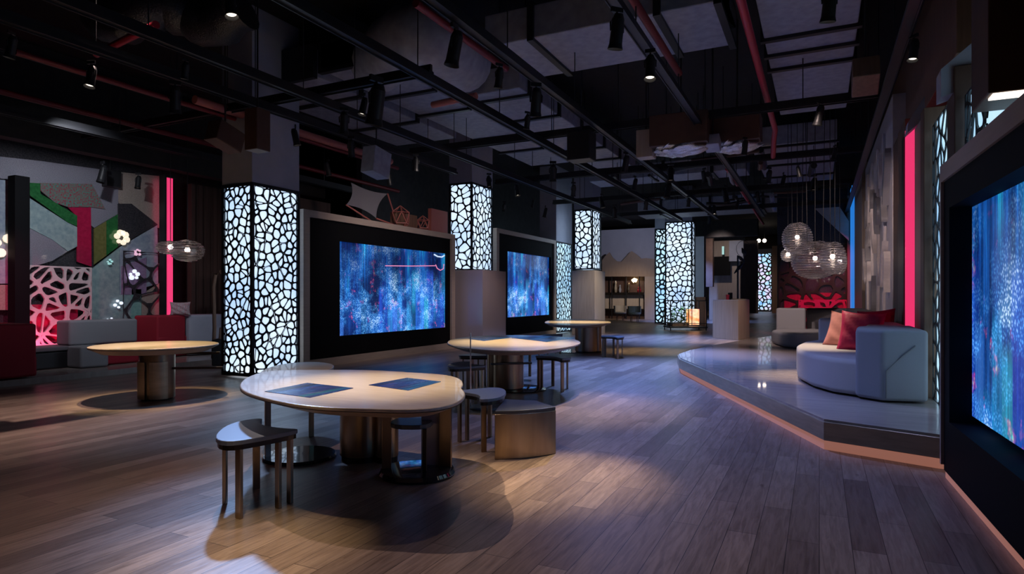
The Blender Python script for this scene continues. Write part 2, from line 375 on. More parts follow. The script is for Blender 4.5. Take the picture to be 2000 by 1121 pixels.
def lattice(b, o, ax, ay, nrm, w, h, cell, bar, depth, seed, mask=None):
    """A cut-out screen of rounded cells: bars around every cell, with thickness."""
    rnd = random.Random(seed)
    nx, ny = max(2, round(w / cell)), max(2, round(h / cell)); cx, cy = w / nx, h / ny
    pts = {}
    for i in range(-3, nx + 3):
        for j in range(-3, ny + 3):
            pts[i, j] = ((i + 0.5 + rnd.uniform(-0.58, 0.58)) * cx, (j + 0.5 + rnd.uniform(-0.58, 0.58)) * cy)
    def P(p, k): return o + ax * p[0] + ay * p[1] + nrm * k
    for (i, j), p in pts.items():
        poly = [(0, 0), (w, 0), (w, h), (0, h)]
        for di in range(-3, 4):
            for dj in range(-3, 4):
                q = pts.get((i + di, j + dj))
                if q is None or (di == 0 and dj == 0): continue
                a, c_ = q[0] - p[0], q[1] - p[1]
                poly = clip(poly, a, c_, (q[0] ** 2 + q[1] ** 2 - p[0] ** 2 - p[1] ** 2) / 2)
                if len(poly) < 3: break
            if len(poly) < 3: break
        if len(poly) < 3: continue
        cl = [poly[0]]
        for q in poly[1:]:
            if math.hypot(q[0] - cl[-1][0], q[1] - cl[-1][1]) > 0.012: cl.append(q)
        if math.hypot(cl[0][0] - cl[-1][0], cl[0][1] - cl[-1][1]) < 0.012: cl.pop()
        if len(cl) < 3: continue
        mx, my = sum(q[0] for q in cl) / len(cl), sum(q[1] for q in cl) / len(cl)
        if mask and not mask(mx, my): continue
        inn = []; bar_ = bar * rnd.uniform(0.75, 1.5)
        n = len(cl)
        for k in range(n):
            q = cl[k]; r = math.hypot(q[0] - mx, q[1] - my); s = max(0.25, 1 - bar_ * 1.25 / max(r, 1e-4))
            inn.append((mx + (q[0] - mx) * s, my + (q[1] - my) * s))
        ch = []
        for k in range(n):
            a, c_ = inn[k], inn[(k + 1) % n]
            ch += [(a[0] * .78 + c_[0] * .22, a[1] * .78 + c_[1] * .22), (a[0] * .22 + c_[0] * .78, a[1] * .22 + c_[1] * .78)]
        ov = [b.bm.verts.new(P(q, depth)) for q in cl]; iv = [b.bm.verts.new(P(q, depth)) for q in ch]; bv = [b.bm.verts.new(P(q, 0)) for q in ch]
        for k in range(n):
            b.bm.faces.new((ov[k], ov[(k + 1) % n], iv[2 * k + 1], iv[2 * k]))
            b.bm.faces.new((ov[k], iv[2 * k], iv[2 * k - 1]))
        for k in range(2 * n): b.bm.faces.new((iv[k], iv[(k + 1) % (2 * n)], bv[(k + 1) % (2 * n)], bv[k]))

Z = Vector((0, 0, 1))
CEIL = 6.4
# ================================================================== THE SETTING
b = MB(); b.prism([(-24, -4), (40, -4), (40, 66), (-24, 66)], -0.2, 0); struct('floor', b, 'floor')
b = MB(); b.prism([(-24, -4), (40, -4), (40, 66), (-24, 66)], CEIL, CEIL + 0.2); struct('ceiling', b, 'ceil')
b = MB(); b.ubox(-6, 14, 14.0, 14.2, 0, CEIL); struct('wall_left', b, 'darkwall')
b = MB(); b.ubox(-8, 26.2, -1.75, -1.6, 0, CEIL); struct('wall_right', b, 'wood')
b = MB(); b.prism([(-24, -4), (40, -4), (40, -3.8), (-24, -3.8)], 0, CEIL); struct('wall_back', b, 'darkwall')
b = MB(); b.prism([(-24, 64), (40, 64), (40, 64.2), (-24, 64.2)], 0, CEIL); struct('wall_far', b, 'darkwall')
b = MB(); b.prism([(39.8, -4), (40, -4), (40, 64), (39.8, 64)], 0, CEIL); struct('wall_side', b, 'darkwall')
b = MB(); b.prism([(-24, -4), (-23.8, -4), (-23.8, 64), (-24, 64)], 0, CEIL); struct('wall_outer', b, 'darkwall')
# dark partition behind the left screens
b = MB(); b.ubox(14, 34, 11.6, 11.8, 0, CEIL); struct('wall_partition', b, 'darkwall')
# low step under the left lounge
b = MB(); b.ubox(-5, 13.5, 11.35, 14.0, 0, 0.1); struct('trim_1', b, 'platform')
# raised platform on the right
PT = 0.28
e = [W(6.15, -1.58)] + [Vector(p) for p in ((3.47, 5.07, 0), (2.85, 5.72, 0), (3.07, 11.5, 0), (3.25, 12.3, 0), (3.75, 13.25, 0), (4.7, 14.6, 0), (6.0, 16.3, 0), (7.35, 17.9, 0), (8.6, 19.6, 0))] + [W(21.8, -0.6), W(22.0, -1.58)]
plat = thing('lounge_platform', 'raised timber platform with a brass fascia and pink lit toe kick under the right-hand sofas', 'platform', (5, 10, 0))
mid = Vector((6.5, 12, 0))
def inset(k): return [e[0]] + [p + (mid - p).normalized() * k for p in e[1:-1]] + [e[-1]]
b = MB(); b.prism(inset(0.03), PT - 0.02, PT); b.build('deck', 'platform', plat)
b = MB(); b.prism(e, 0.088, PT - 0.02); b.build('fascia', 'brass', plat, bevel=0.008)
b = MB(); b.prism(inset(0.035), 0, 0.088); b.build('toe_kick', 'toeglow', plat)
# ================================================================== CEILING SERVICES
def duct(label, u0, u1, v0, v1, z0, h, seams, along='u'):
    t = thing('air_duct', label, 'duct', W((u0 + u1) / 2, (v0 + v1) / 2, z0))
    b = MB(); b.ubox(u0, u1, v0, v1, z0, z0 + h); b.build('duct_body', 'duct', t, bevel=0.02)
    for s in seams:
        b = MB()
        if along == 'u': b.ubox(s - 0.05, s + 0.05, v0 - 0.05, v1 + 0.05, z0 - 0.05, z0 + h + 0.04)
        else: b.ubox(u0 - 0.05, u1 + 0.05, s - 0.05, s + 0.05, z0 - 0.05, z0 + h + 0.04)
        b.build('flange', 'black', t)
    for k in range(3):
        for q in (0.15, 0.85):
            f = (k + 0.5) / 3
            p = W(u0 + (u1 - u0) * f, v0 + (v1 - v0) * q) if along == 'u' else W(u0 + (u1 - u0) * q, v0 + (v1 - v0) * f)
            b = MB(); b.cyl((p.x, p.y, z0 + h), (p.x, p.y, CEIL), 0.012, seg=6); b.build('hanger_rod', 'wire', t)
    return t
duct('wide grey duct running over the first big screen', 8.3, 13.2, 8.0, 9.8, 5.3, 0.5, (8.35, 9.6, 11.5))
duct('grey duct beside the wide one, over the first big screen', 8.2, 17.0, 6.5, 7.7, 5.3, 0.45, (8.25, 9.9, 11.2, 13.5, 15.0))
duct('large grey crosswise duct high up near the top middle', 8.6, 10.2, 1.15, 4.7, 5.3, 0.5, (1.2, 2.0, 3.9), 'v')
duct('long grey duct beside the right-hand red pipe', 4.8, 14.6, -0.5, 0.75, 5.3, 0.5, (6.5, 8.6, 10.2, 10.9, 11.6, 13.6))
duct('grey duct running away above the middle of the room', 10.4, 18.5, 4.95, 6.1, 5.25, 0.45, (10.8, 12.3, 13.7, 15.4, 16.8))
duct('grey duct over the pendants and far sofa', 17.4, 24, -0.4, 1.6, 5.3, 0.5, (17.5, 18.6, 20, 22))
duct('grey crosswise duct above the far end of the hall', 20.2, 21.4, 2.0, 7.0, 5.3, 0.45, (3, 4.5, 6), 'v')
duct('black crosswise duct above the third lantern column', 26.5, 28, -1.5, 7.0, 4.9, 0.6, (0, 2, 4, 6), 'v')

def track(label, a, b_, z=4.4):
    t = thing('lighting_track', label, 'lighting track', (a.x, a.y, z))
    d = (b_ - a); n = max(2, int(d.length / 2.2)); r = math.atan2(d.y, d.x); m = (a + b_) / 2
    q = MB(); q.box((m.x, m.y, z), (d.length, 0.10, 0.035), r); q.box((m.x, m.y, z + 0.06), (d.length, 0.05, 0.09), r)
    s_ = Vector((-d.y, d.x, 0)).normalized() * 0.055
    q.box((m.x + s_.x, m.y + s_.y, z - 0.012), (d.length, 0.012, 0.05), r); q.box((m.x - s_.x, m.y - s_.y, z - 0.012), (d.length, 0.012, 0.05), r)
    q.build('rail', 'black', t)
    for k in range(n):
        p = a + d * ((k + 0.5) / n)
        q = MB(); q.cyl((p.x, p.y, z + 0.1), (p.x, p.y, CEIL), 0.008, seg=6); q.build('drop_rod', 'wire', t)
names = {7.9: 'track passing over the front of the first lantern column', 6.9: 'track just left of the near round table, running away from the viewer', 4.85: 'long track running from the top edge over the second big screen',
         3.5: 'long track running from the top centre towards the far cafe', 1.87: 'long track running above the left edge of the raised platform', -0.87: 'track running along the top of the right-hand wall'}
for v, nm in names.items():
    track('black lighting ' + nm, W(1.0 if v < 8 else 0, v), W(25 if v < 7.5 else 13, v))
track('black crosswise lighting track over the first lantern column', W(7.33, 4.85), W(7.33, 13.0), 4.535)
track('black crosswise lighting track across the middle of the room', W(11.27, -0.87), W(11.27, 8.0), 4.535)
track('black crosswise lighting track over the two round tables beyond', W(15.28, -0.87), W(15.28, 8.0), 4.535)
track('black crosswise lighting track over the far sofa', W(19.41, -0.87), W(19.41, 8.0), 4.535)
track('black crosswise lighting track furthest back, before the cafe', W(23.37, -0.87), W(23.37, 8.0), 4.535)
track('black lighting track in front of the stained glass lounge', W(-2, 10.9), W(13, 10.9), 4.15)
track('black lighting track high over the left lounge floor', W(-2, 9.4), W(8, 9.4), 4.6)

def pipe(label, pts, r, m='redpipe'):
    q = MB(); q.tube(pts, r, 10); o = q.build('ceiling_pipe', m, smooth=True); return tag(o, label, 'pipe')
u0, v0 = uv(G(1447, 0, 4.9)); pipe('bright red pipe running down the right side of the ceiling', [W(2, v0, 4.9), W(14.2, v0, 4.9), W(14.6, v0 + 0.05, 4.8), W(15.2, v0 + 0.1, 4.55)], 0.055)
u0, v0 = uv(G(0, 178, 4.5)); pipe('dark red pipe at the far left of the ceiling, lower of two', [W(3, v0, 4.5), W(15, v0, 4.5)], 0.05, 'darkredpipe')
u0, v0 = uv(G(190, 150, 4.5)); pipe('dark red pipe above the left lounge table', [W(u0 - 1, v0, 4.5), W(u0 + 7, v0, 4.5)], 0.04, 'darkredpipe')
p0, p1 = G(188, 106, 4.9), G(305, 48, 4.9); pipe('short red pipe slanting across the upper left', [p0, p1], 0.05)
u0, v0 = uv(G(525, 240, 4.55)); pipe('salmon coloured pipe behind the first lantern column', [W(u0 - 1.5, v0, 4.55), W(u0 + 3.6, v0, 4.55)], 0.07, 'rustpipe')
u0, v0 = uv(G(1420, 330, 4.8)); pipe('thin red pipe over the far end of the room', [W(u0, v0, 4.8), W(u0 + 12, v0, 4.6)], 0.05)
u0, v0 = uv(G(900, 70, 4.75)); pipe('short red pipe beside the track at top centre', [W(u0 - 1, v0, 4.75), W(u0 + 1.3, v0, 4.75)], 0.05, 'darkredpipe')
u0, v0 = uv(G(1262, 40, 4.75)); pipe('short dark red pipe beside the upper right track', [W(u0 - 2, v0, 4.75), W(u0 + 2, v0, 4.75)], 0.05, 'darkredpipe')
p0, p1 = G(845, 205, 4.9), G(930, 187, 4.9); pipe('stub of red pipe under the big grey ducts', [p0, p1], 0.06, 'rustpipe')
# flexible silver duct, foil wrapped boxes
q = MB(); pts = []
for k in range(15):
    t = k / 14; p = G(735 + 175 * t, 118 - 62 * math.sin(math.pi * t), 5.5); pts.append((p.x, p.y, 5.4))
rr = [0.46 + 0.03 * (k % 2) for k in range(15)]
q.tube(pts, rr, 18); tag(q.build('flexible_duct', 'duct', smooth=True), 'crumpled flexible duct curving under the ceiling, top centre', 'duct')
q = MB(); p = G(330, 30, 5.5); q.tube([p + Vector((x, 0.12 * math.sin(4 * x), 0.1 * math.cos(5 * x))) for x in [i * 0.17 - 1.1 for i in range(14)]], [0.30 + 0.05 * (i % 2) for i in range(14)], 16)
tag(q.build('flexible_duct', 'darkfoil', smooth=True), 'dark foil flexible duct at the upper left', 'duct')

def unit(name, label, cat, px, py, z, size, m='brownbox', foil=None, rot=ROTU, tilt=0):
    d = F * (z - H) / (HY - py); c = Vector(((px - CX) * d / F, d, z))
    t = thing(name, label, cat, c, rot)
    q = MB(); q.box((0, 0, 0), size, 0, 0.015); o = q.build('casing', m, t, world=False)
    if tilt: o.rotation_euler = (0, tilt, 0)
    q = MB(); q.cyl((0, 0, size[2] / 2 - 0.02), (0, 0, CEIL - z), 0.015, seg=6); q.build('drop_rod', 'wire', t, world=False)
    if foil:
        q = MB(); bmesh.ops.create_icosphere(q.bm, subdivisions=4, radius=1)
        for v in q.bm.verts:
            n = v.co.normalized(); k = 1 + 0.14 * math.sin(9 * n.x + 3 * n.y) * math.sin(8 * n.y + 5 * n.z)
            v.co = Vector((n.x * size[0] * 0.52 * k, n.y * size[1] * 0.5 * k, n.z * 0.13 * k - size[2] / 2 - 0.02))
        q.build('foil_wrap', foil, t, world=False, smooth=True)
    return t
unit('fan_coil_unit', 'brown boxed air unit with blue lit foil underside, right of centre', 'air unit', 1330, 258, 4.35, (0.6, 1.0, 0.55), 'brownbox', 'foil')
unit('fan_coil_unit', 'foil wrapped air unit beside the bright red pipe', 'air unit', 1440, 255, 4.4, (0.6, 0.8, 0.5), 'brownbox', 'foil')
unit('junction_box', 'small brown box hanging beside the foil air unit', 'box', 1262, 283, 4.2, (0.3, 0.3, 0.5), 'woodlight')
unit('loudspeaker', 'square black loudspeaker hung from the crosswise track at mid ceiling', 'loudspeaker', 1136, 287, 4.05, (0.36, 0.42, 0.50), 'black')
unit('loudspeaker', 'tapered brown loudspeaker box hung before the first lantern column', 'loudspeaker', 503, 255, 3.9, (0.26, 0.26, 0.62), 'brownbox')
unit('junction_box', 'brown box behind the salmon pipe, left of the column head', 'box', 440, 268, 4.0, (0.5, 0.3, 0.34), 'brownbox', tilt=0.3)
unit('junction_box', 'small dark box high over the first big screen', 'box', 735, 318, 3.95, (0.5, 0.3, 0.5), 'duct', tilt=0.15)
unit('junction_box', 'brown box hung at the upper right over the sofas', 'box', 1690, 150, 4.2, (0.4, 0.3, 0.3), 'wood', tilt=0.4)
unit('junction_box', 'grey metal box beside the foil air unit', 'box', 1392, 280, 4.1, (0.3, 0.25, 0.2), 'duct', tilt=0.3)
unit('junction_box', 'dark grey box over the left lounge', 'box', 215, 350, 3.9, (0.3, 0.3, 0.35), 'black')
# crowded dark services in the far ceiling
rn = random.Random(4)
for k in range(16):
    u_, v_ = rn.uniform(15.5, 25), rn.uniform(-0.5, 5.5)
    z_ = rn.uniform(4.70, 4.84)
    ln = rn.uniform(0.8, 3.2); along = rn.random() < 0.5
    a = W(u_, v_, z_); b2 = W(u_ + (ln if along else 0.1), v_ + (0.1 if along else ln), z_ + rn.uniform(-0.1, 0.1))
    t = thing('cable_tray', 'cable or conduit run slung in the dark far ceiling', 'cable run', a, 0, 'cable runs in the far ceiling')
    q = MB(); q.tube([a, (a + b2) / 2 + Vector((0, 0, rn.uniform(-0.12, 0.12))), b2], rn.uniform(0.03, 0.09), 8); q.build('conduit', rn.choice(['black', 'duct', 'black', 'brownbox']), t, smooth=True)
    for k2 in (0.1, 0.9):
        p = a.lerp(b2, k2); q = MB(); q.cyl(p, (p.x, p.y, CEIL - 0.02), 0.008, seg=6); q.build('drop_rod', 'wire', t)

# ------------------------------------------------------------------ track spotlights
def make_spot(name='track_spotlight', lit=False):
    t = thing(name, 'x', 'spotlight')
    q = MB(); q.box((0, 0, -0.04), (0.16, 0.035, 0.06), 0, 0.006); q.cyl((0, 0, -0.06), (0, 0, -0.16), 0.014, seg=8); q.build('adapter', 'black', t, world=False)
    q = MB(); q.tube([(-0.085, 0, -0.30), (-0.09, 0, -0.20), (-0.06, 0, -0.155), (0.06, 0, -0.155), (0.09, 0, -0.20), (0.085, 0, -0.30)], 0.011, 6); q.build('yoke', 'black', t, world=False)
    d = Vector((0.0, 0.22, -1)).normalized(); c = Vector((0, 0, -0.30))
    q = MB(); q.cyl(c - d * 0.14, c + d * 0.14, 0.072, 0.078, 20); q.cyl(c - d * 0.20, c - d * 0.14, 0.05, 0.072, 20); q.cyl(c + d * 0.14, c + d * 0.20, 0.078, 0.092, 20, caps=False); q.build('lamp_housing', 'black', t, world=False, smooth=True)
    q = MB(); q.cyl(c + d * 0.143, c + d * 0.15, 0.070, seg=20); q.build('lens', 'lens' if lit else 'lensoff', t, world=False)
    return t
lit, dim = make_spot(lit=True), make_spot()
used = set()
def spot(px, py, on, label, z=4.33, sc=1.0, rz=0.0, group=None):
    d = F * (z - H) / (HY - py); sc *= 0.62; loc = Vector(((px - CX) * d / F, d, z + 0.3 * sc))
    src = lit if on else dim
    if src.name in used: o = dup(src, loc, rz, label, group, sc)
    else:
        o = src; used.add(o.name); o.location = loc; o.rotation_euler = (0, 0, rz); o.scale = (sc,) * 3; o['label'] = label
        if group: o['group'] = group
    return o
g = 'named track spotlights'
for px, py, on, lab, z, sc, rz in (
    (1205, 62, 1, 'bright track spotlight against the crosswise duct at top right of centre', 4.05, 1.35, 0.4),
    (1270, 132, 1, 'lit black spotlight below the end of the crosswise duct', 4.05, 1.2, 2.8),
    (888, 95, 0, 'large black spotlight with a pinkish bracket at top centre', 4.1, 1.5, 1.2),
    (1047, 200, 0, 'black barrel spotlight under the middle ceiling duct', 4.05, 1.5, 0.2),
    (735, 205, 0, 'largest black spotlight, hung under the pale duct', 3.9, 2.1, 0.9),
    (710, 208, 1, 'lit silver spotlight beside the largest black one', 4.05, 1.0, 2.2),
    (672, 240, 0, 'black spotlight on the track over the first big screen', 4.05, 1.3, 0.3),
    (342, 195, 0, 'black spotlight hung low over the left floor', 4.0, 1.4, 0.5),
    (178, 150, 1, 'lit spotlight glinting over the left floor', 4.1, 1.1, 3.0),
    (362, 138, 1, 'small lit spotlight high over the left lounge table', 4.1, 0.8, 1.0),
    (22, 92, 1, 'pinkish spotlight at the far left edge of the ceiling', 4.2, 1.0, 1.5),
    (450, 8, 1, 'foil backed spotlight at the top edge, left of centre', 4.5, 1.2, 4.0),
    (1620, 8, 1, 'lit spotlight at the top edge over the right-hand duct', 4.2, 1.3, 0.0),
    (1600, 225, 1, 'lit spotlight on the crosswise track over the raised platform', 4.1, 1.2, 0.7),
    (577, 268, 1, 'lit spotlight beside the head of the first lantern column', 4.0, 1.1, 5.0),
    (200, 340, 0, 'black spotlight in front of the stained glass, left one', 3.8, 1.4, 2.6),
    (270, 356, 0, 'black spotlight in front of the stained glass, right one', 3.8, 1.1, 3.2),
    (975, 152, 1, 'lit spotlight beside the dark wedge under the middle duct', 4.1, 1.0, 0.6),
    (1030, 238, 1, 'small lit spotlight on the track past the middle duct', 4.1, 0.9, 0.6),
    (1785, 98, 1, 'lit spotlight high over the right wall', 4.2, 1.0, 2.0),
    (686, 290, 1, 'silver spotlight over the left end of the first big screen', 4.0, 1.2, 0.0),
    (812, 320, 0, 'spotlight hanging over the right end of the first big screen', 4.0, 1.1, 0.3),
    (1080, 338, 1, 'bright cluster spotlight over the second big screen', 4.0, 1.4, 0.0),
    (1222, 320, 0, 'black spotlight over the way to the cafe', 4.0, 1.3, 0.8),
    (1305, 372, 0, 'drum shaped spotlight left of the far lantern column', 4.2, 1.6, 2.0),
    (1417, 382, 0, 'drum shaped spotlight right of the far lantern column', 4.2, 1.6, 4.0),
    (1455, 288, 1, 'round lit spotlight under the foil air unit', 4.0, 1.0, 0.3),
    (1502, 345, 1, 'lit spotlight below the end of the red pipe', 4.1, 1.2, 0.3),
    (1120, 372, 1, 'lit spotlight over the narrow lantern column', 4.1, 1.2, 0.3)):
    spot(px, py, on, lab, z, sc, rz)
rn = random.Random(11)
for i, (px, py) in enumerate([(640, 330), (955, 355), (1010, 372), (1040, 398), (1175, 395), (1200, 415), (1240, 360), (1262, 400), (1345, 395), (1375, 345), (1395, 410), (1440, 400), (1480, 385), (1530, 352), (1560, 335), (1590, 360), (1385, 430), (1310, 340), (985, 405), (1065, 415), (760, 350), (1630, 300)]):
    spot(px, py, i % 2 == 0, 'small track spotlight among many in the crowded far ceiling', rn.uniform(4.0, 4.4), rn.uniform(0.9, 1.4), rn.uniform(0, 6), 'track spotlights in the far ceiling')
# ================================================================== LANTERN COLUMNS
def lantern(name, label, u0, v0, du, dv, z0, z1, seed, glow='lantern', top=CEIL, faces='udr', cell=0.15, bar=0.012, base=0.0, plinth=None, edge=0.045):
    """Square shaft from (u0, v0): du along the wall run, dv to the left; lit box with a cut-out screen on its sides."""
    t = thing(name, label, 'lantern column', W(u0 + du / 2, v0 + dv / 2, base))
    if top > z1 + 0.05:
        q = MB(); q.ubox(u0 + 0.01, u0 + du - 0.01, v0 + 0.01, v0 + dv - 0.01, z1, top); q.build('plaster_shaft', 'plaster', t)
    if plinth:
        q = MB(); q.ubox(*plinth[0], 0, plinth[1]); q.build('plinth', plinth[2], t, bevel=0.01)
    q = MB(); q.ubox(u0 + 0.05, u0 + du - 0.05, v0 + 0.05, v0 + dv - 0.05, z0 + 0.03, z1 - 0.03); q.build('light_box', glow, t)
    q = MB()
    for a in (0, du - edge):
        for c in (0, dv - edge): q.ubox(u0 + a, u0 + a + edge, v0 + c, v0 + c + edge, z0, z1)
    for z in (z0, z1 - edge):
        q.ubox(u0 + edge, u0 + du - edge, v0, v0 + edge, z, z + edge); q.ubox(u0 + edge, u0 + du - edge, v0 + dv - edge, v0 + dv, z, z + edge)
        q.ubox(u0, u0 + edge, v0 + edge, v0 + dv - edge, z, z + edge); q.ubox(u0 + du - edge, u0 + du, v0 + edge, v0 + dv - edge, z, z + edge)
    q.build('edge_frame', 'latt', t)
    k = 0.018
    hh = z1 - z0 - 2 * edge
    sides = {'d': (W(u0 + edge, v0 + k, z0 + edge), U, -V, du - 2 * edge), 'l': (W(u0 + k, v0 + edge, z0 + edge), V, -U, dv - 2 * edge),
             'b': (W(u0 + edge, v0 + dv - k, z0 + edge), U, V, du - 2 * edge), 'r': (W(u0 + du - k, v0 + edge, z0 + edge), V, U, dv - 2 * edge)}
    for i, f in enumerate(faces):
        o, ax, nr, w = sides[f]
        q = MB(); lattice(q, o, ax, Z, nr, w, hh, cell, bar, 0.012, seed + i); q.build('lattice_panel', 'latt', t)
    return t
lantern('lantern_column', 'nearest glowing lattice column, floor to plaster head, left of the first big screen', 7.64, 8.70, 1.10, 0.76, 0.03, 3.37, 1, faces='dlbr', cell=0.14, bar=0.0135, edge=0.05)
lantern('lantern_column', 'glowing lattice column on a pale gloss plinth between the two big screens', 15.19, 8.70, 1.25, 0.76, 2.14, 4.62, 10, faces='dlbr', cell=0.20, bar=0.016,
        plinth=((14.90, 16.3, 8.2, 9.48), 2.14, 'gloss'))
lantern('lantern_column', 'narrow lattice column right against the end of the second big screen', 22.05, 8.95, 1.7, 0.7, 0.03, 3.53, 20, glow='lantern_teal', faces='dl', cell=0.19, bar=0.018)
lantern('lantern_column', 'raised lattice column on an oak plinth behind the furthest round table', 22.05, 7.51, 1.02, 0.745, 2.42, 4.66, 30, faces='dlr', cell=0.21, bar=0.018,
        plinth=((21.98, 23.2, 7.40, 8.30), 2.38, 'plinth'))
p = uv(Vector((8.07, 28.0, 0))); lantern('lantern_column', 'tall bright lattice column standing alone behind the plant case', p[0], p[1], 0.8, 1.22, 0.1, 4.82, 40, faces='ld', cell=0.22, bar=0.020)
p = uv(Vector((7.65, 30.5, 0))); lantern('lantern_column', 'lattice column half hidden behind the tall bright one', p[0], p[1], 0.8, 0.7, 0.1, 4.75, 50, glow='lantern_teal', faces='ld', cell=0.24, bar=0.03)
p = uv(Vector((24.1, 58, 0))); lantern('lantern_column', 'rainbow tinted lattice column at the far end of the hall', p[0], p[1], 0.9, 1.55, 0.1, 5.5, 60, glow='lantern_multi', faces='ld', cell=0.36, bar=0.045)

# ================================================================== BIG SCREENS
def bigscreen(label, u0, u1, v, top, d, m, depth=0.42):
    t = thing('video_wall', label, 'screen', W((u0 + u1) / 2, v, 0), ROTU)
    fr = 0.17
    q = MB(); q.ubox(u0, u0 + fr, v, v + depth, 0.0, top); q.ubox(u1 - fr, u1, v, v + depth, 0.0, top)
    q.ubox(u0 + fr, u1 - fr, v, v + depth, top - fr * 0.8, top); q.ubox(u0 + fr, u1 - fr, v, v + depth, 0.0, 0.16); q.build('frame', 'frame', t)
    q = MB(); q.ubox(u0 + fr, u1 - fr, v + depth * 0.75, v + depth * 0.95, 0.16, top - fr * 0.8); q.build('back_panel', 'bezel', t)
    a0, a1, z0, z1 = d
    q = MB(); k0, k1 = v + 0.06, v + 0.30
    q.ubox(u0 + fr, a0, k0, k1, 0.16, top - fr * 0.8); q.ubox(a1, u1 - fr, k0, k1, 0.16, top - fr * 0.8); q.ubox(a0, a1, k0, k1, 0.16, z0); q.ubox(a0, a1, k0, k1, z1, top - fr * 0.8); q.build('bezel', 'bezel', t)
    q = MB(); q.ubox(a0, a1, v + 0.14, v + 0.17, z0, z1); dsp = q.build('display', m, t)
    return dsp
vs = 8.92
ua, za = PV(658, 479, vs + .14); ub, zb = PV(869, 489, vs + .14); _, zc = PV(659, 655, vs + .14); _, zd = PV(869, 640, vs + .14)
dsp1 = bigscreen('video wall in a beige frame beside the nearest lattice column', 9.05, 14.65, vs, 3.10, (ua, ub, (zc + zd) / 2, (za + zb) / 2), 'screen1')
def on_screen(px): return [W(PV(x, y, vs + 0.13)[0], vs + 0.13, PV(x, y, vs + 0.13)[1]) for x, y in px]
for nm, col_, px, rr_ in (('pink_line', 'linepink', [(753, 519), (800, 519.5), (850, 519)], 0.012), ('hook_line', 'linepink', [(851, 517), (854, 524), (860, 528), (866, 525), (867, 516)], 0.012), ('arc_line', 'linewhite', [(848, 497), (855, 501), (863, 502), (868, 499)], 0.018)):
    q = MB(); q.tube(on_screen(px), rr_, 6); q.build(nm, col_, dsp1)
ua, za = PV(987, 490, vs + .14); ub, zb = PV(1072, 503, vs + .14); _, zc = PV(987, 622, vs + .14); _, zd = PV(1072, 613, vs + .14)
bigscreen('further video wall beyond the pale gloss plinth', 17.1, 21.95, vs, 3.53, (ua, ub, (zc + zd) / 2, (za + zb) / 2), 'screen2')
# right foreground screen, turned a little off the wall line
az2 = math.atan(545 / F); D2 = Vector((math.sin(az2), math.cos(az2), 0)); N2 = Vector((D2.y, -D2.x, 0))
s0 = Vector((3.35, 4.9, 0)) - D2 * 4.4
t = thing('video_wall', 'huge video wall in a deep black surround at the right edge', 'screen', s0 + D2 * 2.2, math.pi / 2 - az2)
R2 = math.pi / 2 - az2
def rbox(q, a0, a1, n0, n1, z0, z1, bev=0):
    c = s0 + D2 * ((a0 + a1) / 2) + N2 * ((n0 + n1) / 2); q.box((c.x, c.y, (z0 + z1) / 2), (a1 - a0, n1 - n0, z1 - z0), R2, bev)
RT = 2.42
q = MB(); rbox(q, 0, 4.4, 0.0, 0.60, RT - 0.13, RT); rbox(q, 4.36, 4.4, 0.0, 0.6, 0.1, RT - 0.13); rbox(q, 0, 0.04, 0.0, 0.6, 0.1, RT - .13); q.build('frame', 'frame', t)
q = MB(); rbox(q, 0.04, 4.36, 0.45, 0.6, 0.1, RT - 0.13); q.build('back_panel', 'bezel', t)
q = MB(); rbox(q, 0.04, 4.36, 0.02, 0.45, 0.06, 0.46); rbox(q, 0.04, 4.36, 0.02, 0.45, 2.07, RT - 0.13); rbox(q, 4.18, 4.36, 0.02, 0.45, 0.46, 2.07); rbox(q, 0.04, 0.3, 0.02, 0.45, 0.46, 2.07); q.build('bezel', 'bezel', t)
q = MB(); rbox(q, 0.30, 4.175, 0.16, 0.20, 0.52, 2.065); q.build('display', 'screen3', t)
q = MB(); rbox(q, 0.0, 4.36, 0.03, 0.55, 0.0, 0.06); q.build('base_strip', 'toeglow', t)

# ================================================================== ROUND TABLES
TH = 0.74
def outline(px, z=TH, it=2): return smoothpoly([G(x, y, z) for x, y in px], it)
def circ(c, r, n=48): return [Vector((c[0] + r * math.cos(2 * math.pi * k / n), c[1] + r * math.sin(2 * math.pi * k / n))) for k in range(n)]
def top_mesh(t, pts, name='tabletop', z=TH, th=0.045, under=0.05, m='tabletop'):
    c = sum(pts, Vector((0, 0))) / len(pts)
    b_ = MB(); b_.prism(pts, z - 0.022, z); o = b_.build(name, m, t, bevel=0.008)
    b_ = MB(); n = len(pts); sh = [p + (c - p).normalized() * 0.14 for p in pts]
    A = [b_.bm.verts.new((p.x, p.y, z - 0.024)) for p in pts]; B = [b_.bm.verts.new((p.x, p.y, z - 0.024 - under)) for p in sh]
    for i in range(n): b_.bm.faces.new((A[i], A[(i + 1) % n], B[(i + 1) % n], B[i]))
    b_.bm.faces.new(A); b_.bm.faces.new(B[::-1]); b_.build('chamfered_rim', 'rim', o)
    return o
def pedestal(t, cylinders, m='bronze', z1=TH - 0.06):
    for (x, y, r, z0) in cylinders:
        q = MB(); q.cyl((x, y, z0), (x, y, z1), r, seg=40); o = q.build('pedestal', m, t, smooth=True)
        q = MB(); q.cyl((x, y, 0), (x, y, max(0.03, z0)), r * 0.93, seg=40); q.build('pedestal_foot', 'darkbronze', o, smooth=True)
def table_display(t, px, m='tablescreen', z=TH):
    q = MB(); pts = [G(x, y, z) for x, y in px]; q.prism(pts, z - 0.004, z + 0.004); q.build('inset_display', m, t)

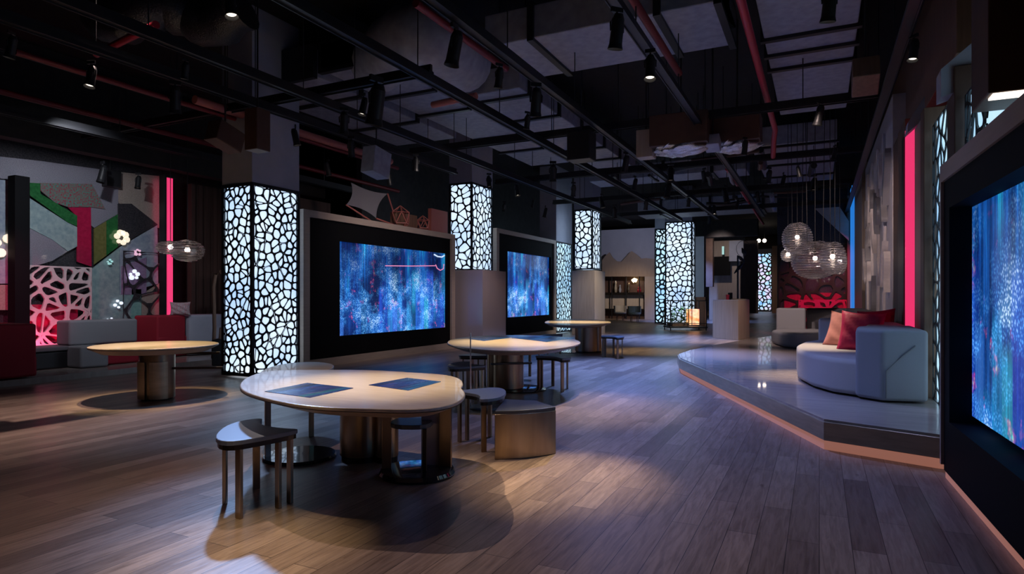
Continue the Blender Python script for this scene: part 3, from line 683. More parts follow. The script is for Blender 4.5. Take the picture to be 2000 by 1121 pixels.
# near table: round top with a lobe at the back
t1 = thing('round_table', 'near petal shaped oak table with two inset displays and a bronze drum base', 'table', (-1.2, 4.75, 0))
main = outline([(466, 752), (478, 738), (510, 726), (560, 722), (640, 722), (720, 722), (800, 727), (870, 731), (900, 739), (906, 750), (900, 757), (909, 766), (908, 776), (890, 788), (850, 797), (790, 800), (720, 798), (640, 796), (570, 789), (510, 776), (475, 764)])
top_mesh(t1, main)
lobe = outline([(500, 733), (520, 718), (560, 709), (610, 706), (645, 709), (655, 715), (640, 724), (600, 730), (540, 736)], TH - 0.03)
b = MB(); b.prism(lobe, TH - 0.06, TH - 0.03); b.build('rear_leaf', 'tabletop', t1, bevel=0.006)
table_display(t1, [(517, 765), (600, 748.5), (690, 758.5), (605, 777)])
table_display(t1, [(720, 752.5), (795, 738.5), (861, 746), (797, 763)])
pedestal(t1, [(-1.30, 5.42, 0.185, 0.05), (-1.07, 5.34, 0.10, 0.05)])
for x, y in ((523, 898), (608, 853)):
    p = G(x, y); q = MB(); q.box((p.x, p.y, (TH - 0.08) / 2), (0.05, 0.025, TH - 0.08), 0.6); q.build('leg', 'bronze', t1, bevel=0.004)
p = G(590, 886, 0.03); q = MB(); q.lathe([(0.0, 0), (0.30, 0), (0.31, 0.012), (0.30, 0.03), (0.0, 0.035)], (p.x - 0.02, p.y, 0), 40); q.build('base_plate', 'blackgloss', t1, smooth=True)

# table 2
t2 = thing('round_table', 'middle oak table with an inset display, between two sets of bronze stools', 'table', (0.0, 9.3, 0))
main = outline([(870, 669), (884, 661), (930, 656), (990, 654), (1060, 655), (1110, 659), (1134, 666), (1133, 671), (1112, 677), (1060, 683), (1000, 685), (940, 683), (890, 677)])
top_mesh(t2, main)
table_display(t2, [(1000, 660), (1062, 656), (1122, 660), (1068, 668)])
table_display(t2, [(915, 662), (960, 657.5), (995, 660), (945, 666)])
p = G(992, 766); pedestal(t2, [(p.x, p.y + 0.27, 0.24, 0.04), (p.x - 0.20, p.y + 0.30, 0.12, 0.03)])
q = MB(); q.box((p.x + 0.05, p.y + 0.02, 0.42), (0.62, 0.05, 0.03), 0.25); q.build('foot_rail', 'darkbronze', t2, bevel=0.004)
q = MB(); q.lathe([(0, 0), (0.42, 0), (0.43, 0.012), (0.40, 0.022), (0, 0.022)], (p.x + 0.15, p.y + 0.3, 0), 48); q.build('base_plate', 'blackgloss', t2, smooth=True)

# table 3
t3 = thing('round_table', 'furthest round oak table, in front of the narrow lattice column', 'table', (1.8, 16.3, 0))
main = outline([(1061, 629), (1075, 624.5), (1120, 622.5), (1170, 623.5), (1196, 628.5), (1188, 632), (1150, 635), (1110, 635.5), (1072, 633)])
top_mesh(t3, main)
p = G(1148, 690); pedestal(t3, [(p.x + 0.02, p.y + 0.33, 0.30, 0.04), (p.x + 0.27, p.y + 0.25, 0.11, 0.04)])
q = MB(); q.lathe([(0, 0), (0.5, 0), (0.5, 0.015), (0, 0.02)], (p.x - 0.3, p.y + 0.5, 0), 40); q.build('base_plate', 'blackgloss', t3, smooth=True)

# table 4 (left)
t4 = thing('round_table', 'round oak table alone on the left floor, on a bronze column base', 'table', (-4.85, 8.6, 0))
top_mesh(t4, circ((-4.93, 8.66), 0.79, 72), under=0.07)
x, y = -4.88, 8.62
pedestal(t4, [(x, y, 0.215, 0.02)], 'bronze')
q = MB()
for a0, a1 in ((200, 262), (275, 335)):
    pts = [(x + 0.245 * math.cos(math.radians(a)), y + 0.245 * math.sin(math.radians(a))) for a in range(a0, a1, 6)] + [(x + 0.218 * math.cos(math.radians(a)), y + 0.218 * math.sin(math.radians(a))) for a in range(a1 - 6, a0 - 1, -6)]
    q.prism(pts, 0.02, 0.52)
q.build('pedestal_cladding', 'brass', t4)
q = MB(); q.box((x + 0.45, y + 0.02, 0.42), (0.85, 0.05, 0.03), 0.1); q.build('foot_rail', 'darkbronze', t4, bevel=0.004)
q = MB(); q.box((x + 0.5, y + 0.1, 0.62), (0.6, 0.04, 0.03), 0.1); q.build('shelf_rail', 'darkbronze', t4, bevel=0.004)

# ================================================================== STOOLS
SH = 0.50
def make_stool(label, m='slate'):
    """Crescent seat: convex back edge, concave front, five slender legs."""
    t = thing('crescent_stool', label, 'stool', group=None)
    c_ = Vector((-1.72, 4.24)); Ri = Matrix.Rotation(-math.radians(134), 2)
    raw = [(-1.455, 4.26), (-1.50, 4.17), (-1.62, 4.02), (-1.72, 3.91), (-1.80, 3.90), (-1.88, 3.97), (-1.95, 4.12), (-2.0, 4.34), (-1.995, 4.5), (-1.94, 4.61), (-1.87, 4.65), (-1.84, 4.62), (-1.81, 4.5), (-1.75, 4.40), (-1.66, 4.34), (-1.56, 4.295), (-1.475, 4.28)]
    pts = smoothpoly([Ri @ (Vector(p) - c_) for p in raw], 1)
    cm = sum(pts, Vector((0, 0))) / len(pts)
    q = MB(); q.prism(pts, SH - 0.030, SH); s1 = q.build('seat', m, t, world=False, bevel=0.006)
    q = MB(); q.prism([p + (cm - p).normalized() * 0.012 for p in pts], SH - 0.062, SH - 0.030); q.build('seat_frame', 'darkbronze', s1, world=False)
    for (x, y), a in (((-1.725, 3.955), 60), ((-1.945, 4.24), 10), ((-1.865, 4.565), 120), ((-1.55, 4.15), 50), ((-1.51, 4.255), 50)):
        p = Ri @ (Vector((x, y)) - c_)
        q = MB(); q.box((p.x, p.y, (SH - 0.06) / 2), (0.024, 0.05, SH - 0.06), math.radians(a - 134), 0.004); q.build('leg', 'bronze', t, world=False)
    return t
proto = make_stool('x'); first = [True]
def stool(x, y, rz, label, sc=1.0, group=None):
    if first[0]:
        first[0] = False; o = proto; o.location = (x, y, 0); o.rotation_euler = (0, 0, rz); o['label'] = label; o.scale = (sc,) * 3
        return o
    return dup(proto, (x, y, 0), rz, label, group, sc)
# near stool is measured from the photograph: left point, tip, front edge
sp = G(505, 842, SH)
stool(-1.72, 4.24, math.radians(134), 'nearest crescent stool with blue lit seat, at the left of the near table', 1.0)
p = G(942, 764, SH); stool(p.x - 0.02, p.y + 0.02, math.radians(-62), 'crescent stool at the right end of the near table, behind the bronze block', 0.98)
p = G(1080, 696, SH); stool(p.x, p.y + 0.1, math.radians(-50), 'crescent stool at the right of the middle table', 1.0)
p = G(1030, 690, SH); stool(p.x - 0.1, p.y + 0.9, math.radians(-5), 'crescent stool at the back of the middle table, mostly hidden', 1.0)
p = G(905, 712, SH); stool(p.x + 0.05, p.y, math.radians(112), 'crescent stool at the near left of the middle table', 1.0)
p = G(930, 693, SH); stool(p.x + 0.02, p.y + 0.3, math.radians(75), 'crescent stool at the left of the middle table, second from the viewer', 0.95)
p = G(1196, 656, SH); stool(p.x, p.y, math.radians(-60), 'crescent stool at the right of the furthest round table', 1.0)
p = G(1085, 657, SH); stool(p.x, p.y + 0.6, math.radians(80), 'crescent stool at the left of the furthest round table', 1.0)
# round-based low stool tucked under the near table
p = G(815, 926); t = thing('swivel_stool', 'low stool on a round dark base tucked under the right of the near table', 'stool', (p.x, p.y, 0))
q = MB(); q.lathe([(0, 0), (0.29, 0), (0.30, 0.02), (0.285, 0.045), (0.24, 0.055), (0, 0.055)], (p.x, p.y, 0), 48); q.build('base_plate', 'blackgloss', t, smooth=True)
q = MB(); q.box((p.x - 0.24, p.y - 0.01, 0.36), (0.075, 0.05, 0.62), 0.2, 0.005); q.build('post', 'bronze', t)
q = MB(); q.box((p.x + 0.22, p.y + 0.03, 0.36), (0.10, 0.03, 0.62), -0.2, 0.005); q.build('post', 'bronze', t)
q = MB(); q.prism(smoothpoly([(p.x - 0.22, p.y - 0.12), (p.x + 0.10, p.y - 0.16), (p.x + 0.13, p.y + 0.14), (p.x - 0.2, p.y + 0.2)]), 0.38, 0.415); q.build('seat', 'darkslate', t, bevel=0.005)
q = MB(); q.box((p.x + 0.075, p.y - 0.12, 0.22), (0.03, 0.03, 0.33), 0, 0.004); q.build('leg', 'darkbronze', t)
q = MB(); q.prism([(p.x + 0.02, p.y + 0.1), (p.x + 0.2, p.y + 0.07), (p.x + 0.2, p.y + 0.05), (p.x + 0.02, p.y + 0.08)], 0.055, 0.66); q.build('back_panel', 'gloss', t)
# second low stool under table 2 and the wedge block
p = G(950, 797); t = thing('swivel_stool', 'pale round floor disc with a post beside the bronze block', 'stool', (p.x, p.y, 0))
q = MB(); q.lathe([(0, 0), (0.20, 0), (0.205, 0.015), (0.19, 0.03), (0, 0.03)], (p.x, p.y, 0), 40); q.build('base_plate', 'slate', t, smooth=True)
q = MB(); q.cyl((p.x - 0.2, p.y, 0.0), (p.x - 0.2, p.y, 0.95), 0.009, seg=10); q.build('post', 'chrome', t, smooth=True)
BH = 0.42
pa, pb = G(966, 898), G(1086, 886); pc, pd = G(1047, 782, BH), G(985, 779, BH)
t = thing('block_stool', 'wedge shaped bronze block stool with dark top, right of the near table', 'stool', ((pa + pb + pc + pd) / 4).xy.to_3d())
arc = []
for k in range(13):
    s_ = k / 12; m_ = pa.lerp(pb, s_); n_ = Vector((pb.y - pa.y, pa.x - pb.x, 0)).normalized(); arc.append((m_ + n_ * 0.05 * 4 * s_ * (1 - s_)).xy)
pts = arc + [pc.xy, pd.xy]
q = MB(); q.prism(pts, 0.0, BH - 0.03); q.build('body', 'bronze', t, bevel=0.006)
cc = sum(pts, Vector((0, 0))) / len(pts)
q = MB(); q.prism([p_ + (cc - p_) * 0.01 for p_ in pts], BH - 0.03, BH); q.build('seat', 'darkslate', t, bevel=0.006)
# ================================================================== SOFT SEATING
def soft(t, pts, z0, z1, name, m, bev=0.05, it=0):
    q = MB(); q.prism(smoothpoly(pts, it) if it else pts, z0, z1)
    o = q.build(name, m, t)
    b_ = o.modifiers.new('bevel', 'BEVEL'); b_.width = bev; b_.segments = 4; b_.limit_method = 'ANGLE'; b_.angle_limit = math.radians(40)
    for p in o.data.polygons: p.use_smooth = True
    wn = o.modifiers.new('wn', 'WEIGHTED_NORMAL'); wn.keep_sharp = True
    return o
def uvp(pts): return [W(*p) for p in pts]
def pillow_bm(w, h, th, n=14):
    q = MB(); g = {}
    for s_ in (1, -1):
        for i in range(n + 1):
            for j in range(n + 1):
                x, y = 2 * i / n - 1, 2 * j / n - 1
                k = ((1 - x ** 4) * (1 - y ** 4)) ** 0.55
                px_, py_ = x * (1 - 0.10 * (1 - y * y) * abs(x) ** 2), y * (1 - 0.10 * (1 - x * x) * abs(y) ** 2)
                wr = 0.012 * math.sin(7 * x + 9 * y) * k
                if s_ < 0 and (i in (0, n) or j in (0, n)): g[s_, i, j] = g[1, i, j]
                else: g[s_, i, j] = q.bm.verts.new((px_ * w / 2, (s_ * th / 2 * k) + wr, py_ * h / 2))
        for i in range(n):
            for j in range(n): q.bm.faces.new((g[s_, i, j], g[s_, i + 1, j], g[s_, i + 1, j + 1], g[s_, i, j + 1]))
    return q
def cushion(label, m, loc, w, h, th, rz, tilt, roll=0.0, group=None):
    q = pillow_bm(w, h, th); q.bm.transform(Matrix.Translation(loc) @ Matrix.Rotation(rz, 4, 'Z') @ Matrix.Rotation(tilt, 4, 'X') @ Matrix.Rotation(roll, 4, 'Y'))
    o = q.build('cushion', m, smooth=True); return tag(o, label, 'cushion', group)

s1 = thing('curved_sofa', 'nearer pale grey curved sofa with blue lit end, on the raised platform', 'sofa', W(9.8, -0.4, PT))
soft(s1, uvp([(7.98, -0.98), (7.86, -0.46), (8.12, -0.12), (8.55, 0.10), (9.2, 0.26), (10.1, 0.30), (10.9, 0.22), (11.5, 0.02), (11.7, -0.98)]), PT + 0.02, PT + 0.42, 'seat', 'sofalight', 0.06)
soft(s1, uvp([(8.9, -1.02), (8.9, -0.62), (9.6, -0.52), (10.8, -0.50), (11.5, -0.40), (11.86, -0.02), (12.1, 0.02), (12.2, -0.3), (12.1, -1.02)]), PT + 0.02, PT + 0.76, 'backrest', 'sofalight', 0.06)
soft(s1, uvp([(7.75, -1.02), (7.66, -0.60), (7.86, -0.36), (8.5, -0.40), (9.0, -0.62), (9.0, -1.02)]), PT + 0.02, PT + 0.77, 'end_rest', 'sofa', 0.04)
b = MB(); a = W(7.72, -0.60, PT + 0.03)
c1 = [W(7.652, -0.63, PT + 0.05), W(7.652, -0.63, PT + 0.34), W(7.69, -0.78, PT + 0.50), W(7.715, -0.90, PT + 0.61)]
b.tube([p_ for p_ in c1], 0.006, 6); b.build('seam', 'sofadark', s1)
s2 = thing('curved_sofa', 'further grey curved sofa with a round backrest, on the raised platform', 'sofa', W(15.8, 0, PT))
soft(s2, uvp([(14.5, -0.98), (14.42, -0.2), (14.6, 0.28), (15.2, 0.75), (16.2, 1.02), (17.0, 0.95), (17.4, 0.7), (17.4, -0.98)]), PT + 0.01, PT + 0.33, 'seat', 'sofa', 0.07)
soft(s2, uvp([(17.2, 0.98), (17.75, 0.98), (17.75, 0.30), (17.2, 0.30)]), PT + 0.01, PT + 0.84, 'end_rest', 'sofa', 0.05)
soft(s2, uvp([(16.9, 0.28), (17.4, 0.28), (17.5, -0.3), (17.3, -0.6), (14.8, -0.64), (14.7, -1.02), (17.9, -1.02), (17.9, 0.28)]), PT + 0.01, PT + 0.84, 'backrest', 'sofadark', 0.06)
p = PV(1640, 668, -0.1)
cushion('salmon pink square cushion leaning on the nearer sofa, left of the magenta one', 'pink', Vector((4.86, 9.05, 0.90)), 0.60, 0.56, 0.20, math.radians(-45), math.radians(-20), math.radians(8))
cushion('magenta velvet cushion in front, against the end of the nearer sofa', 'magenta', Vector((4.66, 8.36, 0.92)), 0.54, 0.60, 0.24, math.radians(-38), math.radians(-20), math.radians(4))
cushion('magenta velvet cushion behind the other two on the nearer sofa', 'magenta', Vector((5.36, 9.2, 0.97)), 0.52, 0.5, 0.2, math.radians(-48), math.radians(-12), math.radians(-6))

# ================================================================== RIGHT WALL
WV = -1.6
def wallpanel(name, label, cat, u0, u1, v, z0, z1, m, th=0.1, bev=0.01):
    q = MB(); q.ubox(u0, u1, v - th, v, z0, z1, bev); return tag(q.build(name, m), label, cat)
def slab_thing(name, label, cat, u0, u1, v, z0, z1):
    return thing(name, label, cat, W((u0 + u1) / 2, v, z0))
t = slab_thing('lattice_wall_light', 'narrow lattice wall light glowing beyond the edge of the huge right screen', 'wall light', 7.05, 8.25, -1.12, PT, 3.2)
q = MB(); q.ubox(7.0, 8.22, -1.5, -1.16, PT, 3.32); q.build('light_box', 'lantern_teal', t)
q = MB(); lattice(q, W(7.0, -1.13, PT), U, Z, V, 1.22, 3.0, 0.21, 0.014, 0.012, 77); q.build('lattice_panel', 'latt', t)
t = slab_thing('lattice_wall_light', 'sliver of lattice wall light seen above the huge right screen', 'wall light', 5.6, 6.5, -1.12, PT, 3.1)
q = MB(); q.ubox(5.72, 6.5, -1.5, -1.16, 0.6, 3.12); q.build('light_box', 'lantern_teal', t)
q = MB(); lattice(q, W(5.72, -1.13, 0.6), U, Z, V, 0.78, 2.52, 0.2, 0.016, 0.015, 78); q.build('lattice_panel', 'latt', t)
wallpanel('wall_panel', 'brown post between the two lattice wall lights above the right screen', 'panel', 6.55, 6.9, -1.05, PT, 3.40, 'brownbox', 0.5)
wallpanel('wall_panel', 'narrow brown frame upright right beside the tall lattice wall light', 'panel', 8.24, 8.5, -1.04, PT, 3.5, 'wood', 0.5)
wallpanel('wall_panel', 'pale timber wall panel between the pink neon and the lattice wall light', 'panel', 8.55, 9.5, -1.10, PT, 3.55, 'woodlight', 0.4)
t = slab_thing('neon_strip', 'tall pink neon strip on the wall above the nearer sofa', 'neon light', 9.62, 10.0, -1.1, PT, 3.7)
q = MB(); q.ubox(9.76, 9.83, -1.3, -1.03, PT + 0.1, 3.62, 0.01); q.build('tube', 'neonpink', t)
q = MB(); q.ubox(10.08, 10.28, -1.45, -1.04, PT, 3.6); q.build('housing', 'black', t)
wallpanel('wall_panel', 'dark brown timber panel between the pink neon and the leaf relief', 'panel', 10.3, 11.2, -1.08, PT, 3.9, 'wood', 0.4)
wallpanel('wall_panel', 'bronze brown timber panel right beside the leaf relief', 'panel', 11.25, 12.3, -1.12, PT, 3.95, 'brownbox', 0.4)
t = slab_thing('leaf_relief', 'tall pale relief panel with dark drooping leaves, on the right wall', 'wall relief', 12.4, 19.4, -1.1, PT, 4.9)
q = MB(); q.ubox(12.4, 19.4, -1.5, -1.12, PT, 4.85, 0.01); q.build('panel', 'relief', t)
rn = random.Random(3)
for k in range(20):
    uu = 12.8 + 6.2 * ((k * 0.618) % 1); zz = rn.uniform(1.2, 3.9); L_ = rn.uniform(0.45, 0.95); wd = rn.uniform(0.10, 0.22); sl = rn.uniform(-0.5, 0.5)
    pts = []
    for s_ in range(13):
        f = s_ / 12; pts.append((uu + sl * f * L_ + wd * math.sin(math.pi * f) ** 0.8 + 0.08 * math.sin(5 * f + k), zz + L_ * (f - .5)))
    for s_ in range(11, 0, -1):
        f = s_ / 12; pts.append((uu + sl * f * L_ - wd * 0.5 * math.sin(math.pi * f) ** 0.8 + 0.08 * math.sin(5 * f + k), zz + L_ * (f - .5)))
    q = MB(); A = [q.bm.verts.new(W(a_, -1.12, z_)) for a_, z_ in pts]; B = [q.bm.verts.new(W(a_, -1.02, z_)) for a_, z_ in pts]
    n = len(pts)
    for i in range(n): q.bm.faces.new((A[i], A[(i + 1) % n], B[(i + 1) % n], B[i]))
    q.bm.faces.new(B); q.build('leaf', 'reliefdark' if k % 2 else 'relief', t)
for k, uu in enumerate((13.6, 15.0, 16.6, 18.2)):
    q = MB(); q.tube([W(uu + 0.12 * math.sin(z_ * 1.7 + k), -1.10, z_) for z_ in [PT + 0.35 * i for i in range(13)]], 0.035, 6); q.build('stem', 'relief', t, smooth=True)
wallpanel('wall_panel', 'plain brown panel above the leaf relief and neon', 'panel', 8.0, 12.3, -1.3, 3.97, 5.2, 'wood', 0.25)
wallpanel('wall_panel', 'timber panel between the leaf relief and the blue neon', 'panel', 19.6, 23.6, -1.05, PT, 5.1, 'woodlight', 0.4)
t = slab_thing('neon_strip', 'tall blue neon strip at the far end of the right wall', 'neon light', 23.9, 24.4, -1.0, 0, 5.1)
q = MB(); q.ubox(23.9, 25.0, -1.1, -0.98, 0.0, 5.15, 0.01); q.build('tube', 'neonblue', t)
wallpanel('wall_panel', 'brown timber pier ending the right wall beyond the blue neon', 'panel', 25.2, 25.95, -0.90, 0, 5.0, 'wood', 0.5)
def cutpanel(name, label, cat, px, u, m, th=0.3):
    pts_ = [PU(x, y, u) for x, y in px]; t_ = thing(name, label, cat, W(u, pts_[0][0], min(p_[1] for p_ in pts_)))
    q = MB(); A = [q.bm.verts.new(W(u, a_, z_)) for a_, z_ in pts_]; B = [q.bm.verts.new(W(u + th, a_, z_)) for a_, z_ in pts_]
    for i in range(len(pts_)): q.bm.faces.new((A[i], A[(i + 1) % len(A)], B[(i + 1) % len(A)], B[i]))
    q.bm.faces.new(A); q.bm.faces.new(B[::-1]); q.build('casing', m, t_); return t_
cutpanel('bulkhead', 'larger pale slanted soffit end high above the huge right screen', 'bulkhead', [(1838, 135), (1938, 50), (1938, 153), (1838, 190)], 6.6, 'plaster', 0.25)
cutpanel('bulkhead', 'small pale slanted soffit end right above the pink neon', 'bulkhead', [(1772, 260), (1774, 238), (1806, 188), (1806, 230)], 9.4, 'plaster', 0.25)
t = slab_thing('bulkhead', 'dark brown box with a light slot beneath, at the top right corner', 'bulkhead', 5.09, 5.6, -1.3, 2.75, 4.6)
q = MB(); q.ubox(5.09, 5.6, -1.59, -1.0, 2.745, 4.9, 0.01); q.build('casing', 'brownbox', t)
q = MB(); q.ubox(5.11, 5.24, -1.30, -1.03, 2.732, 2.745); q.build('light_slot', 'lens', t)

# ================================================================== PENDANTS
def pendant(label, c, r, hz, m='glass', n=3, ring=None):
    t = thing('glass_pendant', label, 'pendant lamp', c)
    prof = [(r * math.sin(a) ** 0.85 * (1 + 0.02 * math.sin(26 * a)), -hz * math.cos(a)) for a in [math.pi * (k + 0.001) / 28 for k in range(0, 27)]]
    q = MB(); seg = 40; rings = []
    for rr_, z_ in prof: rings.append([q.bm.verts.new(Vector(c) + Vector((rr_ * math.cos(2 * math.pi * k / seg), rr_ * math.sin(2 * math.pi * k / seg), z_))) for k in range(seg)])
    for A, B in zip(rings, rings[1:]):
        for k in range(seg): q.bm.faces.new((A[k], A[(k + 1) % seg], B[(k + 1) % seg], B[k]))
    q.build('glass_globe', m, t, smooth=True)
    turns = max(9, int(hz / 0.022)); hp = []
    for k in range(turns * 22):
        f = k / (turns * 22); a = math.pi * (0.06 + 0.88 * f); ph = 2 * math.pi * k / 22; w_ = 1 + 0.02 * math.sin(5 * ph + 9 * f)
        hp.append(Vector(c) + Vector((1.01 * r * w_ * math.sin(a) ** 0.85 * math.cos(ph), 1.01 * r * w_ * math.sin(a) ** 0.85 * math.sin(ph), -hz * math.cos(a) + 0.02 * hz * math.sin(3 * ph + 12 * f))))
    q = MB(); q.tube(hp, 0.0075, 4); q.build('silver_winding', 'winding', t)
    q = MB(); q.cyl((c[0], c[1], c[2] + hz * 0.2), (c[0], c[1], c[2] + hz * 1.0), 0.03, seg=10); q.build('lamp_holder', 'darkbronze', t)
    q = MB(); bmesh.ops.create_uvsphere(q.bm, u_segments=14, v_segments=10, radius=0.05); q.bm.transform(Matrix.Translation(Vector(c) + Vector((0, 0, hz * 0.1)))); q.build('bulb', 'bulb', t, smooth=True)
    for k in range(n):
        ox = (k - (n - 1) / 2) * r * 0.35
        q = MB(); q.cyl((c[0] + ox, c[1], c[2] + hz * (0.98 if k == n // 2 else 0.9)), (c[0] + ox * 1.3, c[1], CEIL), 0.007, seg=6); q.build('cord', 'wire', t)
    return t
pendant('largest rippled glass pendant hanging over the platform, with wide round globe', D(1592, 508, 14.0), 0.50, 0.42, n=3)
pendant('tall rippled glass pendant hanging left of and above the largest one', D(1557, 466, 15.0), 0.34, 0.38, n=3)
pendant('smallest pink tinted glass pendant, left of the largest one', D(1539, 498, 15.4), 0.17, 0.16, n=1)
pendant('smoky glass pendant overlapping the right half of the largest one', D(1626, 504, 13.1), 0.26, 0.34, n=2)
pendant('flat clear glass pendant over the platform, behind the largest one', D(1640, 512, 15.2), 0.16, 0.3, n=1)
pendant('left one of two low glass pendants in front of the pink neon at the left', D(333, 484, 12.6), 0.27, 0.13, n=1)
pendant('right one of two low glass pendants by the left brown curtain', D(366, 490, 12.2), 0.31, 0.21, n=1)

# ================================================================== LEFT LOUNGE
VW = 13.55
def zp(zx, zy): return (zx * 0.4282, 280 + zy * 0.4282)
def pane(t, name, zs, m, off=0.0, th=0.03, ):
    v = VW - off
    pts = [PV(*zp(*z_), v) for z_ in zs]
    q = MB(); A = [q.bm.verts.new(W(a_, v + th, z_)) for a_, z_ in pts]; B = [q.bm.verts.new(W(a_, v, z_)) for a_, z_ in pts]
    n = len(pts)
    for i in range(n): q.bm.faces.new((A[i], A[(i + 1) % n], B[(i + 1) % n], B[i]))
    q.bm.faces.new(B); q.bm.faces.new(A[::-1])
    return q.build(name, m, t)
def mottled(name, c1, c2, rough=0.2, nscale=3.0, bump=0.3): return noisy(name, c1, c2, nscale=nscale, rough=rough, bump=bump, coat=0.3)
M['p_grey'] = mottled('pane_grey', (0.16, 0.16, 0.20), (0.30, 0.29, 0.34), nscale=14, bump=0.8)
M['p_teal'] = mottled('pane_teal', (0.20, 0.30, 0.32), (0.32, 0.42, 0.42), nscale=2)
M['p_green'] = mottled('pane_green', (0.015, 0.10, 0.03), (0.03, 0.16, 0.05))
M['p_olive'] = mottled('pane_olive', (0.12, 0.13, 0.04), (0.18, 0.17, 0.06))
M['p_red'] = mottled('pane_red', (0.34, 0.01, 0.05), (0.45, 0.015, 0.07))
M['p_blue'] = mottled('pane_blue', (0.22, 0.27, 0.36), (0.34, 0.40, 0.46), nscale=2)
M['p_beige'] = mottled('pane_beige', (0.28, 0.23, 0.20), (0.38, 0.32, 0.28), nscale=8)
M['p_dark'] = mottled('pane_dark', (0.02, 0.02, 0.025), (0.05, 0.045, 0.05), nscale=6, bump=0.8)
M['p_violet'] = mottled('pane_violet', (0.22, 0.14, 0.26), (0.32, 0.22, 0.34))
M['p_sea'] = mottled('pane_sea', (0.18, 0.36, 0.34), (0.26, 0.46, 0.42))
M['p_rainbow'] = noisy('pane_iridescent', (0.30, 0.02, 0.06), (0.05, 0.28, 0.22), nscale=5, rough=0.2)
pt = thing('stained_glass_screen', 'large coloured glass wall screen behind the left lounge', 'glass screen', W(6, VW, 0.1))
q = MB(); q.ubox(0.5, 9.45, VW + 0.06, VW + 0.2, 0.1, 4.6); q.build('backing', 'p_dark', pt)
pane(pt, 'coloured_pane', [(0, 60), (185, 80), (540, 130), (540, 320), (430, 385), (310, 290), (185, 200), (100, 175), (0, 160)], 'p_grey', 0.0)
pane(pt, 'coloured_pane', [(540, 130), (757, 152), (757, 390), (670, 380), (600, 310), (540, 270)], 'p_beige', 0.005)
pane(pt, 'coloured_pane', [(185, 180), (420, 185), (480, 300), (415, 290), (310, 290), (250, 270), (185, 215)], 'p_rainbow', 0.03)
pane(pt, 'coloured_pane', [(105, 215), (105, 178), (183, 182), (185, 230), (352, 330), (352, 378), (310, 360)], 'p_green', 0.04)
pane(pt, 'coloured_pane', [(105, 230), (310, 362), (352, 382), (352, 470), (310, 492), (240, 440), (105, 370)], 'p_teal', 0.03)
pane(pt, 'coloured_pane', [(105, 372), (240, 441), (308, 493), (240, 535), (160, 560), (105, 578)], 'p_grey', 0.035)
pane(pt, 'coloured_pane', [(312, 292), (415, 292), (418, 562), (352, 540), (352, 335)], 'p_red', 0.025)
pane(pt, 'coloured_pane', [(430, 388), (485, 355), (485, 512), (430, 552)], 'p_olive', 0.03)
pane(pt, 'coloured_pane', [(486, 355), (540, 322), (540, 470), (486, 511)], 'p_green', 0.03)
pane(pt, 'coloured_pane', [(420, 572), (545, 476), (545, 690), (600, 690), (600, 812), (420, 812)], 'p_teal', 0.04)
pane(pt, 'coloured_pane', [(546, 474), (718, 372), (722, 640), (668, 655), (546, 690)], 'p_blue', 0.035)
pane(pt, 'coloured_pane', [(555, 560), (668, 520), (668, 690), (555, 690)], 'p_violet', 0.05)
pane(pt, 'coloured_pane', [(601, 665), (645, 665), (645, 900), (601, 900)], 'p_sea', 0.05)
pane(pt, 'coloured_pane', [(646, 690), (755, 620), (757, 900), (646, 900)], 'p_beige', 0.045)
pane(pt, 'coloured_pane', [(0, 165), (58, 172), (60, 640), (0, 640)], 'p_blue', 0.05)
pane(pt, 'coloured_pane', [(0, 645), (60, 645), (60, 760), (0, 760)], 'p_beige', 0.05)
pane(pt, 'coloured_pane', [(110, 735), (355, 735), (355, 905), (110, 905)], 'p_red', 0.02)
pane(pt, 'coloured_pane', [(540, 275), (600, 275), (720, 370), (540, 470)], 'p_dark', 0.05)
# raised lattice at the lower left and over the blue panes
u0_, z1_ = PV(*zp(112, 560), VW - 0.1); u1_, z0_ = PV(*zp(418, 912), VW - 0.1); zt_ = PV(*zp(260, 560), VW - 0.1)[1]
q = MB(); lattice(q, W(u0_, VW - 0.07, z0_), U, Z, -V, u1_ - u0_, zt_ - z0_, 0.24, 0.028, 0.04, 91); q.build('lattice', 'relief', pt)
u0_, zt_ = PV(*zp(560, 400), VW - 0.1); u1_, z0_ = PV(*zp(752, 900), VW - 0.1)
q = MB(); lattice(q, W(u0_, VW - 0.09, z0_), U, Z, -V, u1_ - u0_, 2.0, 0.42, 0.02, 0.02, 92); q.build('lattice', 'p_dark', pt)
b_ = thing('post', 'thick black post at the far left in front of the glass screen', 'post', W(6.35, 13.25, 0.1))
q = MB(); q.ubox(6.23, 6.47, 13.13, 13.37, 0.1, 3.62); q.build('shaft', 'bezel', b_); 
def petals(label, zx, zy, r, m, n=5):  # glowing petals stand in for lamp reflections in the glass; no lamps here
    a_, z_ = PV(*zp(zx, zy), VW - 0.12); t = thing('petal_reflection', label, 'painted reflection', W(a_, VW - 0.12, z_))
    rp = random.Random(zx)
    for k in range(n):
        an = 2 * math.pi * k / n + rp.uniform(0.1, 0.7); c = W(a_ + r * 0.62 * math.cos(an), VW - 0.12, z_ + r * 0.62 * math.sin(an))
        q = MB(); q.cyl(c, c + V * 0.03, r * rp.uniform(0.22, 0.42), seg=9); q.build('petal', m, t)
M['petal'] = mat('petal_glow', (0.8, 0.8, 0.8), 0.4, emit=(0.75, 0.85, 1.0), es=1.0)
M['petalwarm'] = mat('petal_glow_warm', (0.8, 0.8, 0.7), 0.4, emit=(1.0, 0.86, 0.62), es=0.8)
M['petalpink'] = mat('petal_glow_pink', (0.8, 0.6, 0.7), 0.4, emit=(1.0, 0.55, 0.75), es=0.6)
M['petalteal'] = mat('petal_glow_teal', (0.6, 0.8, 0.8), 0.4, emit=(0.35, 0.85, 0.8), es=0.5)
